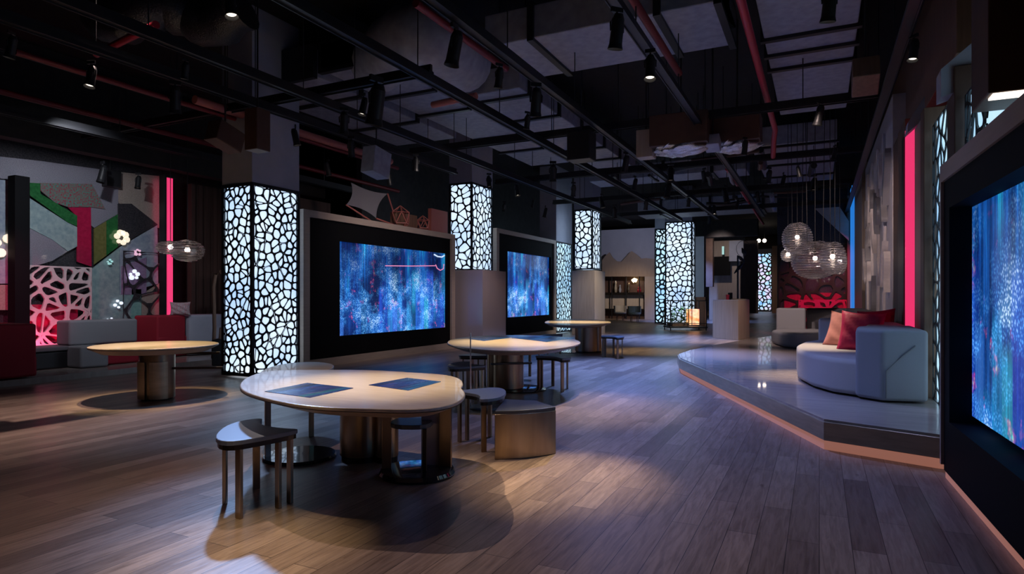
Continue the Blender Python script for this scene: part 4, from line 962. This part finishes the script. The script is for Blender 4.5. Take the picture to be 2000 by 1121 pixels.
petals('warm white flower shaped reflection, highest on the glass screen', 558, 430, 0.17, 'petalwarm', 7)
petals('pinkish flower shaped reflection on the blue panes', 630, 497, 0.09, 'petalpink')
petals('small teal flower shaped reflection left of the blue panes', 503, 540, 0.07, 'petalteal')
petals('brightest white flower shaped reflection in the middle of the glass screen', 614, 600, 0.13, 'petal')
petals('white flower shaped reflection low on the teal pane', 541, 733, 0.11, 'petal', 4)
petals('tiny white pair of reflections just over the grey bench', 502, 802, 0.07, 'petal', 2)
petals('warm bright reflection at the far left edge beside the black post', 30, 470, 0.24, 'petalwarm', 5)
a_, z_ = PV(328, 348, 13.3); t = thing('neon_strip', 'tall pink neon strip at the right edge of the glass screen', 'neon light', W(a_, 13.3, 0.1))
q = MB(); q.ubox(a_ - 0.09, a_ + 0.09, 13.25, 13.35, 0.1, z_, 0.01); q.build('tube', 'neonpink', t)
q = MB(); q.ubox(a_ - 0.14, a_ - 0.1, 13.2, 13.4, 0.1, z_ + 0.05); q.ubox(a_ - 0.14, a_ + 0.14, 13.2, 13.4, z_, z_ + 0.06); q.build('housing', 'black', t)
q = MB()
for k in range(40):
    uu = 10.0 + 0.1 * k; q.ubox(uu, uu + 0.1, 13.4 + 0.05 * (k % 2), 13.55 + 0.05 * (k % 2), 0.1, 4.1)
tag(q.build('curtain', 'curtain'), 'dark brown pleated curtain to the right of the left pink neon', 'curtain')
t = thing('wall_panel', 'pale panelled block with a brown upper half behind the nearest lattice column', 'panel', W(12.4, 12.6, 0.1))
q = MB(); q.ubox(11.6, 13.4, 12.0, 12.9, 0.1, 1.9, 0.01); q.build('lower_panel', 'plaster', t)
q = MB(); q.ubox(11.7, 13.4, 12.2, 12.9, 1.9, 4.0, 0.01); q.build('upper_panel', 'curtain', t)
# soffit above the screen
t = thing('bulkhead', 'dark soffit beam over the stained glass screen', 'bulkhead', W(5, 13.3, 3.7)); q = MB(); q.ubox(-1, 14, 12.95, 13.25, 4.25, 4.7); q.build('casing', 'darkwall', t)
# left lounge furniture
def block(t, name, m, cs, z0, z1, bev=0.04): return soft(t, cs, z0, z1, name, m, bev)
p = G(72, 737, 0.1); u_, v_ = uv(p)
t = thing('armchair', 'deep red block armchair cut off by the left edge of the photo', 'armchair', W(u_, v_ + 0.5, 0.1))
block(t, 'seat', 'red', uvp([(u_ - 1.0, v_ + 0.0), (u_ + 0.02, v_ + 0.02), (u_ + 0.02, v_ + 1.0), (u_ - 1.0, v_ + 1.0)]), 0.12, 0.45)
block(t, 'backrest', 'red', uvp([(u_ - 1.0, v_), (u_, v_), (u_, v_ + 0.9), (u_ - 0.25, v_ + 0.9), (u_ - 0.25, v_ + 0.28), (u_ - 1.0, v_ + 0.28)]), 0.13, 0.97)
p = G(160, 716, 0.1); u_, v_ = uv(p)
t = thing('bench', 'low black bench between the red armchair and the grey settee', 'bench', W(u_ - 0.5, v_ + 0.4, 0.1))
block(t, 'base', 'black', uvp([(u_ - 1.25, v_ + 0.02), (u_ - 0.05, v_ + 0.05), (u_ - 0.05, v_ + 0.6), (u_ - 1.25, v_ + 0.6)]), 0.1, 0.42)
block(t, 'seat', 'sofadark', uvp([(u_ - 1.3, v_), (u_ - 0.02, v_ + 0.03), (u_ + 0.3, v_ + 0.3), (u_ - 0.02, v_ + 0.65), (u_ - 1.3, v_ + 0.65)]), 0.42, 0.5, 0.02)
p = G(213, 716, 0.1); u_, v_ = uv(p)
t = thing('settee', 'grey block settee with low seat, behind the left round table', 'settee', W(u_, v_ + 0.5, 0.1))
block(t, 'seat', 'sofa', uvp([(u_ - 0.45, v_ + 0.1), (u_ + 0.0, v_), (u_ + 0.05, v_ + 0.9), (u_ - 0.45, v_ + 0.9)]), 0.11, 0.50)
block(t, 'backrest', 'sofa', uvp([(u_ - 0.42, v_ + 0.5), (u_ - 0.02, v_ + 0.42), (u_ + 0.85, v_ + 0.46), (u_ + 0.85, v_ + 0.92), (u_ - 0.42, v_ + 0.92)]), 0.5, 0.96)
block(t, 'base', 'red', uvp([(u_ + 0.06, v_ + 0.25), (u_ + 0.75, v_ + 0.25), (u_ + 0.75, v_ + 0.9), (u_ + 0.06, v_ + 0.9)]), 0.11, 0.45)
p = G(310, 700, 0.1); u_, v_ = uv(p)
t = thing('armchair', 'red and pale grey wrapped armchair behind the right of the left table', 'armchair', W(u_, v_ + 0.4, 0.1))
block(t, 'seat', 'red', uvp([(u_, v_), (u_ + 0.9, v_), (u_ + 0.9, v_ + 0.7), (u_, v_ + 0.7)]), 0.12, 0.55)
block(t, 'backrest', 'red', uvp([(u_ - 0.02, v_ + 0.02), (u_ + 0.62, v_ - 0.02), (u_ + 0.62, v_ + 0.8), (u_ - 0.02, v_ + 0.8)]), 0.12, 1.0)
block(t, 'side_shell', 'plaster', uvp([(u_ + 0.64, v_ - 0.1), (u_ + 1.5, v_ - 0.42), (u_ + 1.7, v_ + 0.4), (u_ + 0.7, v_ + 0.8)]), 0.12, 1.0)
M['post'] = mat('post_black', (0.004, 0.004, 0.005), 0.7, spec=0.1)
M['floral'] = noisy('floral_cotton', (0.45, 0.55, 0.58), (0.5, 0.12, 0.16), nscale=9, rough=0.8)
cushion('small pale floral cushion on the red and grey armchair', 'floral', D(352, 603, 13.7), 0.42, 0.3, 0.14, 0.2, 0.0)
# tall bentwood frame beside the lattice column
t = thing('bentwood_chair', 'tall brown bentwood hoop chair standing behind the nearest lattice column', 'chair', G(425, 722))
d_ = 11.9
q = MB(); q.tube([D(416, 700, d_), D(419, 640, d_), D(417, 560, d_), D(421, 536, d_), D(430, 531, d_), D(445, 533, d_)], 0.035, 8); q.tube([D(432, 640, d_ + .1), D(428, 680, d_ + .1), D(418, 700, d_)], 0.03, 8); q.build('frame', 'wood', t, smooth=True)
q = MB(); p = D(426, 700, d_); q.box((p.x, p.y + 0.1, 0.35), (0.2, 0.5, 0.5), 0.2, 0.03); q.build('seat', 'black', t)

# ---------------- objects on top of the first video wall
z_ = 3.10
t = thing('stretched_sail', 'pale stretched fabric sail standing on top of the first big screen', 'sculpture', W(12.0, 9.15, z_))
def screen_pt(px, py, v=9.15):
    a_, zz_ = PV(px, py, v); return W(a_, v, zz_)
q = MB()
cs = [(702, 354), (757, 378), (728, 427), (676, 400)]
cor = [screen_pt(*c) for c in cs]; cor = [Vector((c_.x, c_.y, max(c_.z, 3.13))) for c_ in cor]; cor[0] = cor[0] + V * 0.25; cor[2] = cor[2] - V * 0.1
n = 12; gr = {}
for i in range(n + 1):
    for j in range(n + 1):
        a, b2 = i / n, j / n; a2 = 0.5 + (a - .5) * (1 - 0.2 * (4 * b2 * (1 - b2))); c2 = 0.5 + (b2 - .5) * (1 - 0.2 * (4 * a * (1 - a)))
        gr[i, j] = q.bm.verts.new(cor[0].lerp(cor[1], a2).lerp(cor[3].lerp(cor[2], a2), c2))
for i in range(n):
    for j in range(n): q.bm.faces.new((gr[i, j], gr[i + 1, j], gr[i + 1, j + 1], gr[i, j + 1]))
bmesh.ops.solidify(q.bm, geom=q.bm.faces[:], thickness=0.012)
q.build('fabric', 'white', t, smooth=True)
q = MB(); q.tube([cor[3], W(11.4, 9.12, z_)], 0.018, 6); q.tube([cor[2], W(12.3, 9.10, z_)], 0.018, 6); q.tube([cor[1], W(12.6, 9.3, z_)], 0.018, 6); q.build('strut', 'rustpipe', t)
def wirepoly(label, px, py, r):
    a_, zz_ = PV(px, py, 9.13); c = W(a_, 9.13, z_ + r * 0.9); t_ = thing('wire_sculpture', label, 'sculpture', W(a_, 9.13, z_))
    q = MB(); bmesh.ops.create_icosphere(q.bm, subdivisions=1, radius=r); q.bm.transform(Matrix.Translation(c) @ Matrix.Scale(1.25, 4, Z)); ed = [(e_.verts[0].co.copy(), e_.verts[1].co.copy()) for e_ in q.bm.edges]; q.bm.clear()
    for a2, b2 in ed: q.tube([a2, b2], 0.012, 5)
    q.build('wire_frame', 'rustpipe', t_)
wirepoly('taller wire sculpture on top of the first big screen, right of the sail', 782, 420, 0.24)
wirepoly('smaller wire sculpture beside the perforated panel on the first big screen', 826, 428, 0.18)
t = thing('perforated_panel', 'reddish perforated panel standing on the right end of the first big screen', 'panel', W(14.2, 9.15, z_))
q = MB(); q.ubox(13.75, 14.55, 9.1, 9.2, z_, z_ + 0.62); q.build('panel', 'rustpipe', t)
t = thing('crate', 'dark reddish crate lying on top of the first big screen behind the sail', 'crate', W(12.6, 9.25, z_)); q = MB(); q.ubox(12.3, 13.2, 9.16, 9.33, z_, z_ + 0.36, 0.01); q.build('body', 'wood', t)

# ================================================================== FAR AREA
def vbox(q, x0, y0, x1, y1, u, depth=0.2, bev=0):
    va, _ = PU(x0, y0, u); vb, _ = PU(x1, y0, u); xm = (x0 + x1) / 2; _, zt = PU(xm, y0, u); _, zb = PU(xm, y1, u)
    q.ubox(u, u + depth, min(va, vb), max(va, vb), max(0, zb), zt, bev)
UC = 38.9
q = MB(); vbox(q, 1172, 447, 1290, 560, UC + 0.9, 0.2); tag(q.build('cafe_wall', 'bluewall'), 'pale blue grey upper wall behind the mountain panel', 'wall', kind='structure')
mt = thing('mountain_panel', 'beige timber panel cut into mountain peaks above the cafe shelves', 'panel', W(UC, 10.8, 2.7))
outl = [(1176, 540), (1176, 508), (1182, 500), (1190, 493), (1196, 503), (1204, 510), (1214, 511), (1224, 500), (1233, 490), (1243, 497), (1252, 505), (1262, 504), (1286, 507), (1286, 540)]
pts = [PU(x, y, UC) for x, y in outl]
q = MB(); A = [q.bm.verts.new(W(UC, a_, z_)) for a_, z_ in pts]; B = [q.bm.verts.new(W(UC + 0.15, a_, z_)) for a_, z_ in pts]
for i in range(len(pts)): q.bm.faces.new((A[i], A[(i + 1) % len(pts)], B[(i + 1) % len(pts)], B[i]))
q.bm.faces.new(A); q.bm.faces.new(B[::-1]); q.build('panel', 'mountain', mt)
t = thing('wall_panel', 'plain beige panel at the right of the cafe shelves', 'panel', W(UC, 9.3, 0)); q = MB(); vbox(q, 1259, 540, 1286, 625, UC, 0.5); q.build('panel', 'woodlight', t)
sh = thing('display_shelf', 'dark shelf unit glowing warmly under the mountain panel', 'shelf', W(UC + 0.4, 11, 0))
q = MB(); vbox(q, 1178, 540, 1258, 624, UC + 0.75, 0.1); q.build('back_panel', 'brownbox', sh)
q = MB(); vbox(q, 1178, 571, 1258, 576, UC + 0.2, 0.55); q.build('shelf', 'darkbronze', sh)
q = MB(); vbox(q, 1178, 603, 1258, 605.5, UC + 0.2, 0.55); q.build('shelf', 'darkbronze', sh)
q = MB(); vbox(q, 1182, 576, 1256, 603, UC + 0.6, 0.1); q.build('inner_panel', 'plinth', sh)
for x in (1178, 1194, 1222, 1248): q = MB(); vbox(q, x, 540, x + 1.3, 624, UC + 0.1, 0.1); q.build('upright', 'black', sh)
q = MB(); q.tube([W(UC + 0.4, PU(1240, 548, UC)[0], PU(1240, 548, UC)[1])] * 1 + [W(UC + 0.4, PU(1236, 546, UC)[0], PU(1236, 546, UC)[1]), W(UC + 0.4, PU(1232, 549, UC)[0], PU(1232, 549, UC)[1])], 0.12, 10); q.build('lamp', 'warmglow', sh)
for k, (x0, y0, x1, y1, m, nm, lb, ct) in enumerate([(1199, 548, 1206, 571, 'brass', 'statuette', 'small seated figure on the top cafe shelf', 'figurine'), (1208, 556, 1214, 571, 'reliefdark', 'vase', 'dark squat vase on the top cafe shelf', 'vase'), (1225, 552, 1231, 571, 'bronze', 'vase', 'slim bronze vase under the shelf lamp', 'vase'), (1244, 560, 1253, 571, 'red', 'bowl', 'red bowl at the right end of the top cafe shelf', 'bowl')]):
    va, zt = PU((x0 + x1) / 2, y0, UC + 0.4); _, zb = PU((x0 + x1) / 2, 571, UC + 0.4); r_ = (x1 - x0) / 2 * 39 / F; c = W(UC + 0.4, va, zb); hgt = zt - zb
    q = MB(); q.lathe([(r_ * 0.6, 0), (r_, hgt * 0.35), (r_ * 0.5, hgt * 0.7), (r_ * 0.75, hgt * 0.85), (r_ * 0.4, hgt)], c, 16); tag(q.build(nm, m, smooth=True), lb, ct)
def cafechair(label, px, py, m):
    p = G(px, py); t_ = thing('armchair', label, 'chair', p)
    q = MB(); q.lathe([(0.0, 0.40), (0.34, 0.40), (0.38, 0.46), (0.36, 0.52), (0, 0.54)], p, 24); q.build('seat', m, t_, smooth=True)
    q = MB(); q.bm.verts.ensure_lookup_table(); ar = [(p.x + 0.38 * math.cos(math.radians(a)), p.y + 0.38 * math.sin(math.radians(a))) for a in range(-30, 211, 20)]; ar2 = [(p.x + 0.33 * math.cos(math.radians(a)), p.y + 0.33 * math.sin(math.radians(a))) for a in range(210, -31, -20)]
    q.prism(ar + ar2, 0.5, 0.88); q.build('backrest', m, t_)
    for a in (45, 135, 225, 315):
        q = MB(); q.cyl((p.x + 0.27 * math.cos(math.radians(a)), p.y + 0.27 * math.sin(math.radians(a)), 0), (p.x + 0.22 * math.cos(math.radians(a)), p.y + 0.22 * math.sin(math.radians(a)), 0.42), 0.018, seg=8); q.build('leg', 'wood', t_)
cafechair('pale upholstered cafe chair in front of the shelf unit, left one', 1211, 626, 'sofalight')
cafechair('brown wooden cafe chair in front of the shelf unit, right one', 1239, 628, 'plinth')
# host desk
L0, M0, R0 = G(1392, 660), G(1442, 664.5), G(1464, 660); back = L0 + (R0 - M0) * 1.0 + Vector((0.1, 0.2, 0)); DZ = 1.31
t = thing('host_desk', 'tall ash wood host desk block before the raised platform', 'desk', ((L0 + R0) / 2))
q = MB(); q.prism([L0.xy, M0.xy, R0.xy, back.xy], 0, DZ - 0.03); q.build('body', 'deskwood', t, bevel=0.01)
q = MB(); q.prism([L0.xy, M0.xy, R0.xy, back.xy], DZ - 0.03, DZ); q.build('top', 'woodlight', t, bevel=0.006)
cdesk = (L0 + M0 + R0 + back) / 4
q = MB(); q.lathe([(0, 0), (0.26, 0), (0.29, 0.03), (0.27, 0.03), (0.24, 0.012), (0, 0.012)], (cdesk.x + 0.25, cdesk.y - 0.1, DZ), 32); tag(q.build('tray', 'chrome', smooth=True), 'round shiny tray on the host desk', 'tray')
p = D(1421, 578, cdesk.y)
q = MB(); q.lathe([(0, 0), (0.05, 0), (0.062, 0.17), (0.055, 0.17), (0.045, 0.01), (0, 0.01)], (p.x, cdesk.y, DZ), 20); tag(q.build('cup', 'redpipe', smooth=True), 'red cup on the host desk', 'cup')
q = MB(); q.box((p.x + 0.18, cdesk.y + 0.25, DZ + 0.12), (0.12, 0.1, 0.24), 0.2, 0.01); tag(q.build('card_reader', 'black'), 'small black terminal behind the red cup on the host desk', 'device')
# plant case
pc = G(1345, 646); t = thing('plant_case', 'black framed glass case of plants with an amber glow inside', 'terrarium', pc)
w_, dp, hz = 1.48, 1.1, 1.24
q = MB(); q.box((pc.x, pc.y + dp / 2, 0.14), (w_ + 0.1, dp, 0.06), 0, 0.01); q.build('base_shelf', 'black', t)
for sx in (-1, 1):
    for sy in (0.04, dp - 0.04): q = MB(); q.box((pc.x + sx * w_ / 2, pc.y + sy, hz / 2), (0.035, 0.035, hz)); q.build('leg', 'black', t)
q = MB()
for sy in (0.04, dp - 0.04): q.box((pc.x, pc.y + sy, hz), (w_ + 0.03, 0.035, 0.035)); q.box((pc.x, pc.y + sy, 0.30), (w_, 0.03, 0.03))
for sx in (-1, 0, 1): q.box((pc.x + sx * w_ / 2, pc.y + dp / 2, hz), (0.035, dp, 0.035)); q.box((pc.x + sx * 0.15, pc.y + 0.04, hz / 2 + .1), (0.022, 0.022, hz - 0.25))
q.build('top_frame', 'black', t)
q = MB(); q.box((pc.x - w_ * 0.2, pc.y + dp / 2, 0.24), (w_ * 0.5, dp * 0.7, 0.14), 0, 0.02); q.build('planter_tray', 'wood', t)
q = MB(); q.box((pc.x + w_ * 0.22, pc.y + dp * 0.5, 0.56), (0.42, 0.42, 0.66), 0.1, 0.02); q.build('amber_lantern', 'amber', t)
rn = random.Random(8)
for k in range(9):
    q = MB(); bx, by = pc.x - w_ * 0.42 + rn.random() * w_ * 0.5, pc.y + dp * (0.2 + 0.5 * rn.random()); hh_ = rn.uniform(0.35, 0.8)
    for j in range(11):
        an = rn.uniform(0, 6.28); ln = rn.uniform(0.14, 0.34); b0 = Vector((bx, by, 0.31)) + Vector((0, 0, hh_ * j / 11)); d_ = Vector((math.cos(an), math.sin(an), 0.35)).normalized(); s_ = Vector((-math.sin(an), math.cos(an), 0)) * 0.075
        a_ = [q.bm.verts.new(x) for x in (b0, b0 + d_ * ln * 0.5 + s_, b0 + d_ * ln + Vector((0, 0, -0.05)), b0 + d_ * ln * 0.5 - s_)]; q.bm.faces.new(a_)
    q.tube([(bx, by, 0.31), (bx, by, 0.31 + hh_)], 0.01, 5)
    tag(q.build('potted_plant', 'leaf'), 'leafy green plant growing inside the black framed case', 'plant', 'plants in the black framed case')
# host wall group to the right of the bright column
def panelD(name, label, cat, x0, y0, x1, y1, u, m, depth=0.25):
    q = MB(); vbox(q, x0, y0, x1, y1, u, depth); return tag(q.build(name, m), label, cat)
panelD('wall_panel', 'pale blue grey pier just right of the tall bright lattice column', 'panel', 1352, 462, 1375, 640, 33, 'bluewall', 0.6)
panelD('wall_panel', 'dark upper wall block between the bright column and the pendants', 'panel', 1360, 430, 1480, 462, 36, 'darkwall', 0.5)
panelD('wall_panel', 'dark brown slab left of the black framed picture', 'panel', 1372, 462, 1392, 560, 37, 'brownbox', 0.5)
panelD('wall_panel', 'beige wall below and around the black framed picture', 'panel', 1385, 470, 1446, 640, 40, 'woodlight', 0.4)
panelD('wall_panel', 'square grey panel right of the black framed picture', 'panel', 1424, 470, 1452, 510, 39, 'plaster', 0.2)
panelD('picture', 'black square picture with faint marks on the far beige wall', 'picture', 1394, 501, 1426, 538, 39, 'bezel', 0.12)
panelD('wall_sign', 'small narrow sign glowing pale green above the black picture', 'sign', 1410, 481, 1414, 497, 39, 'petalteal', 0.08)
panelD('wall_panel', 'brown wall right of the square grey panel', 'panel', 1446, 470, 1480, 612, 46, 'woodlight', 0.4)
panelD('wall_panel', 'beige pier right of the rainbow tinted column', 'panel', 1508, 480, 1530, 612, 52, 'wood', 0.5)
panelD('wall_panel', 'dark wall over the rainbow tinted column', 'panel', 1455, 440, 1535, 486, 56, 'darkwall', 0.5)
for x, nm in ((1482, 'left'), (1493, 'right')):
    p = D(x, 470, 44); q = MB(); bmesh.ops.create_uvsphere(q.bm, u_segments=12, v_segments=8, radius=0.13); q.bm.transform(Matrix.Translation(p)); t_ = thing('globe_lamp', nm + ' one of the two small glowing globes before the rainbow tinted column', 'lamp', p)
    q.build('globe', 'bulb', t_, smooth=True); q = MB(); q.cyl(p, (p.x, p.y, CEIL), 0.012, seg=6); q.build('cord', 'wire', t_)
# feathered black figure behind the desk
t = thing('bird_stand', 'thin black stand with slanted feather blades behind the host desk', 'sculpture', Vector((D(1441, 580, 23).x, 23, 0)))
q = MB(); x_ = D(1441, 580, 23).x; q.cyl((x_, 23, 0), (x_, 23, 2.9), 0.035, seg=8); q.cyl((x_, 23, 0), (x_, 23, 0.03), 0.25, seg=20); q.build('pole', 'black', t)
for (xa, ya), (xb, yb) in (((1434, 534), (1453, 512)), ((1440, 499), (1455, 512)), ((1449, 484), (1455, 500)), ((1452, 500), (1457, 490))):
    q = MB(); a_, b2 = D(xa, ya, 23), D(xb, yb, 23); q.tube([a_, a_.lerp(b2, 0.5), b2], [0.02, 0.07, 0.015], 6); q.build('feather_blade', 'black', t)
q = MB(); q.tube([D(1452 + 14 * math.cos(a), 486 + 16 * math.sin(a), 23) for a in [i * 0.5 for i in range(13)]], 0.008, 5, close=True); q.build('hoop', 'black', t)
# art screen closing the platform
ue = 26.0
t = thing('art_screen', 'dark lattice art screen with crimson lower half behind the far sofa', 'screen', W(ue + 0.1, 0.2, 0))
q = MB(); q.ubox(ue + 0.1, ue + 0.25, -1.0, 1.45, 0, 5.4); q.build('backing', 'p_dark', t)
v0_, zt_ = PU(1530, 572, ue); q = MB(); q.ubox(ue + 0.05, ue + 0.1, -0.85, 1.2, 0.2, zt_); q.build('crimson_panel', 'p_red', t)
q = MB(); lattice(q, W(ue + 0.04, -0.9, 0.2), V, Z, -U, 2.3, 3.2, 0.5, 0.05, 0.05, 93); q.build('lattice', 'darkbronze', t)
q = MB(); lattice(q, W(ue - 0.02, -0.9, 0.2), V, Z, -U, 1.6, 1.1, 0.42, 0.06, 0.05, 94); q.build('lattice', 'magenta', t)
t = thing('ceiling_fin', 'slanted pale fin with hexagon cut outs above the pendants', 'panel', W(24.6, 0, 3.6))
c4 = [PU(1596, 410, 24.5), PU(1630, 420, 24.5), PU(1658, 468, 24.5), PU(1655, 450, 24.5), PU(1640, 412, 24.5)]
q = MB(); pts = [PU(x, y, 24.5) for x, y in ((1592, 407), (1640, 404), (1658, 432), (1658, 470))]
A = [q.bm.verts.new(W(24.5, a_, z_)) for a_, z_ in pts]; B = [q.bm.verts.new(W(24.6, a_, z_)) for a_, z_ in pts]
for i in range(4): q.bm.faces.new((A[i], A[(i + 1) % 4], B[(i + 1) % 4], B[i]))
q.bm.faces.new(A); q.bm.faces.new(B[::-1]); q.build('panel', 'frame', t)
# far red pepper pot box by the plant case
panelD('console', 'low reddish console behind the plant case with a red lamp', 'console', 1352, 580, 1378, 640, 29.5, 'wood', 0.4)
# ================================================================== LIGHTS
def spotlight(loc, aim, power, size, col=(1, 0.80, 0.60), blend=0.5, r=0.05):
    l = bpy.data.lights.new('spot_beam', 'SPOT'); l.energy = power; l.spot_size = math.radians(size); l.spot_blend = blend; l.color = col; l.shadow_soft_size = r
    o = bpy.data.objects.new('spot_beam', l); C.objects.link(o); o.location = loc
    o.rotation_euler = (Vector(aim) - Vector(loc)).to_track_quat('-Z', 'Y').to_euler()
    return o
WARM = (1.0, 0.77, 0.42); NEUT = (1.0, 0.76, 0.68); BLUE = (0.20, 0.36, 1.0); PINK = (1.0, 0.10, 0.25); VIO = (0.55, 0.45, 1.0); COOL = (0.62, 0.70, 1.0)
spotlight((-2.3, 5.3, 5.2), (-1.05, 4.75, 0.7), 1500, 24, WARM, 1.0, 0.02)
spotlight((-2.3, 5.3, 5.2), (-1.1, 4.3, 0.0), 330, 66, NEUT, 1.0, 0.02)
spotlight((1.04, 6.2, 3.9), (0.40, 4.85, 0), 1000, 26, WARM, 1.0, 0.03)
spotlight((-1.3, 2.6, 4.4), (-1.5, 3.4, 0), 620, 21, WARM, 1.0, 0.03)
spotlight((-0.2, 4.4, 4.2), (0.0, 3.4, 0), 60, 80, NEUT, 1.0, 0.04)
spotlight((-4.93, 8.6, 5.8), (-4.93, 8.6, 0.7), 2300, 26, WARM, 1.0, 0.02)
spotlight((-4.9, 8.0, 5.8), (-5.4, 7.2, 0), 1000, 50, NEUT, 1.0, 0.02)
spotlight((-3.6, 3.8, 4.4), (-2.9, 3.3, 0), 130, 84, (1, 0.60, 0.50), 1.0, 0.05)
spotlight((-0.1, 9.8, 4.25), (-0.05, 9.2, 0.74), 1500, 36, WARM, 1.0, 0.03)
spotlight((1.0, 8.8, 4.3), (0.9, 8.0, 0), 620, 40, WARM, 1.0, 0.03)
spotlight((1.95, 16.9, 4.25), (1.73, 16.5, 0.74), 1500, 38, WARM, 1.0, 0.03)
spotlight((3.6, 17, 4.2), (3.5, 16.2, 0), 420, 40, WARM, 0.9, 0.03)
spotlight((6.6, 18.5, 4.3), (6.4, 19.4, 0), 600, 36, WARM, 0.9, 0.03)
spotlight((4.0, 9.9, 4.2), (4.2, 8.9, 0.7), 1000, 30, (1.0, 0.80, 0.62), 1.0, 0.04)
spotlight((4.6, 12.6, 4.2), (4.7, 12.2, 0.3), 380, 50, NEUT, 1.0, 0.04)
spotlight((3.6, 8.4, 4.2), (6.6, 11.4, 2.4), 330, 40, NEUT, 1.0, 0.04)
spotlight((4.6, 12.2, 4.2), (6.7, 15.4, 0.7), 700, 38, NEUT, 1.0, 0.05)
spotlight((7.3, 24.8, 4.2), (7.2, 26.2, 0.6), 800, 30, (0.95, 1.0, 0.9), 1.0, 0.05)  # added beam to bring out the plants in the case
spotlight(W(6.6, 13.0, 0.2), W(6.9, 13.55, 0.9), 70, 120, PINK, 1.0, 0.1)  # hidden uplights added to turn the foot of the lattice pink
spotlight(W(5.4, 13.0, 0.2), W(5.6, 13.55, 0.9), 40, 120, PINK, 1.0, 0.1)
spotlight((5.2, 12.0, 4.2), (8.0, 15.2, 2.6), 330, 46, NEUT, 1.0, 0.04)
spotlight((2.4, 13.5, 4.3), (2.5, 12.0, 0), 2700, 80, BLUE, 1.0, 0.1)  # blue floods added for lantern and screen light on the floor
spotlight((1.4, 9.2, 4.3), (1.8, 7.4, 0), 900, 76, (0.30, 0.38, 1.0), 1.0, 0.1)
spotlight((4.6, 21.5, 4.3), (4.8, 21, 0), 2400, 84, BLUE, 1.0, 0.1)
spotlight((9.5, 34, 4.4), (10.5, 36, 0), 3000, 90, BLUE, 1.0, 0.1)
spotlight((2.0, 5.2, 4.2), (2.2, 4.4, 0), 45, 90, (0.42, 0.46, 1.0), 1.0, 0.1)
spotlight((-3.2, 7.6, 3.6), (-1.75, 4.4, 0.4), 1000, 30, (0.30, 0.52, 1.0), 1.0, 0.1)  # added blue beams, standing in for lantern light on stool and near table
spotlight((-2.9, 8.6, 4.3), (-2.9, 7.6, 0), 650, 56, (0.25, 0.5, 1.0), 1.0, 0.1)
spotlight((2.2, 5.2, 3.2), (4.0, 6.9, 0.7), 70, 44, (0.25, 0.48, 1.0), 1.0, 0.1)  # added to tint the sofa end blue
# fill added to lift the coloured glass wall and the left lounge
spotlight((-6.6, 9.6, 4.1), (-8.9, 12.4, 2.3), 270, 90, (0.85, 0.90, 1.0), 1.0, 0.05)
spotlight((-7.4, 9.2, 3.9), (-9.6, 11.5, 0.9), 420, 44, PINK, 1.0, 0.05)
spotlight((-4.6, 12.0, 4.1), (-6.4, 14.0, 1.0), 45, 60, (0.9, 0.85, 1.0), 1.0, 0.05)
# screens' surrounds, plinths and column heads
spotlight((-0.6, 11.6, 4.2), (-2.8, 14.6, 2.0), 210, 84, (1.0, 0.84, 0.80), 1.0, 0.08)  # neutral fill added to lighten the screen frames
spotlight((0.8, 14.6, 4.2), (-0.6, 16.9, 1.2), 190, 44, (1.0, 0.80, 0.84), 1.0, 0.05)
spotlight((4.6, 20.6, 4.2), (3.0, 23.3, 1.2), 480, 40, (1.0, 0.86, 0.72), 1.0, 0.05)
spotlight((-2.2, 10.4, 5.4), (-2.4, 13.6, 3.3), 60, 60, (1.0, 0.55, 0.52), 1.0, 0.05)  # reddish fill added for the pieces on top of the screen
# far hall: fill added to lift the cafe and right-hand walls
spotlight((7.4, 33.5, 4.6), (7.0, 38.6, 4.2), 420, 80, (0.70, 0.72, 1.0), 1.0, 0.1)
spotlight((7.0, 34.5, 4.4), (7.2, 38.6, 1.4), 600, 60, (1.0, 0.80, 0.58), 1.0, 0.1)
spotlight((11.0, 33.0, 4.6), (13.4, 40.0, 2.4), 260, 70, (1.0, 0.84, 0.78), 1.0, 0.1)
spotlight((15.0, 44.0, 4.6), (17.4, 49.0, 2.0), 450, 80, (1.0, 0.80, 0.72), 1.0, 0.1)
spotlight((7.3, 17.6, 4.2), (7.1, 20.4, 0.6), 500, 40, (1.0, 0.86, 0.76), 1.0, 0.05)
spotlight((10.2, 20.4, 4.2), (11.6, 23.2, 1.2), 600, 60, PINK, 1.0, 0.05)
# ================================================================== CAMERA, WORLD, VIEW
cam = bpy.data.cameras.new('camera'); co = bpy.data.objects.new('camera', cam); C.objects.link(co)
co.location = (0, 0, H); co.rotation_euler = (math.pi / 2, 0, 0); cam.lens = F / 2000 * 36; cam.sensor_width = 36
cam.shift_y = (HY - 560.5) / 2000; cam.clip_end = 300
S.camera = co
w = bpy.data.worlds.new('world'); S.world = w; w.use_nodes = True
w.node_tree.nodes['Background'].inputs['Color'].default_value = (0.02, 0.022, 0.03, 1); w.node_tree.nodes['Background'].inputs['Strength'].default_value = 0.3
S.view_settings.view_transform = 'Standard'; S.view_settings.look = 'None'; S.view_settings.exposure = 0.0; S.view_settings.gamma = 1.0
S.view_settings.use_curve_mapping = False
# the whole place turned so that the walls run along the world axes
RT_ = Matrix.Rotation(AZ, 4, 'Z')
for o in list(C.objects):
    if o.parent is not None: continue
    tree = [o] + list(o.children_recursive)
    ms = [c for c in tree if c.type == 'MESH']
    plain = ms and abs(o.rotation_euler.z) < 1e-6 and abs(o.rotation_euler.x) < 1e-6 and all(c.data.users == 1 for c in ms) and all(c.matrix_basis == Matrix.Identity(4) for c in ms if c is not o)
    if plain:
        o.location = RT_ @ o.location
        for c in ms: c.data.transform(RT_)
    else: o.matrix_basis = RT_ @ o.matrix_basis
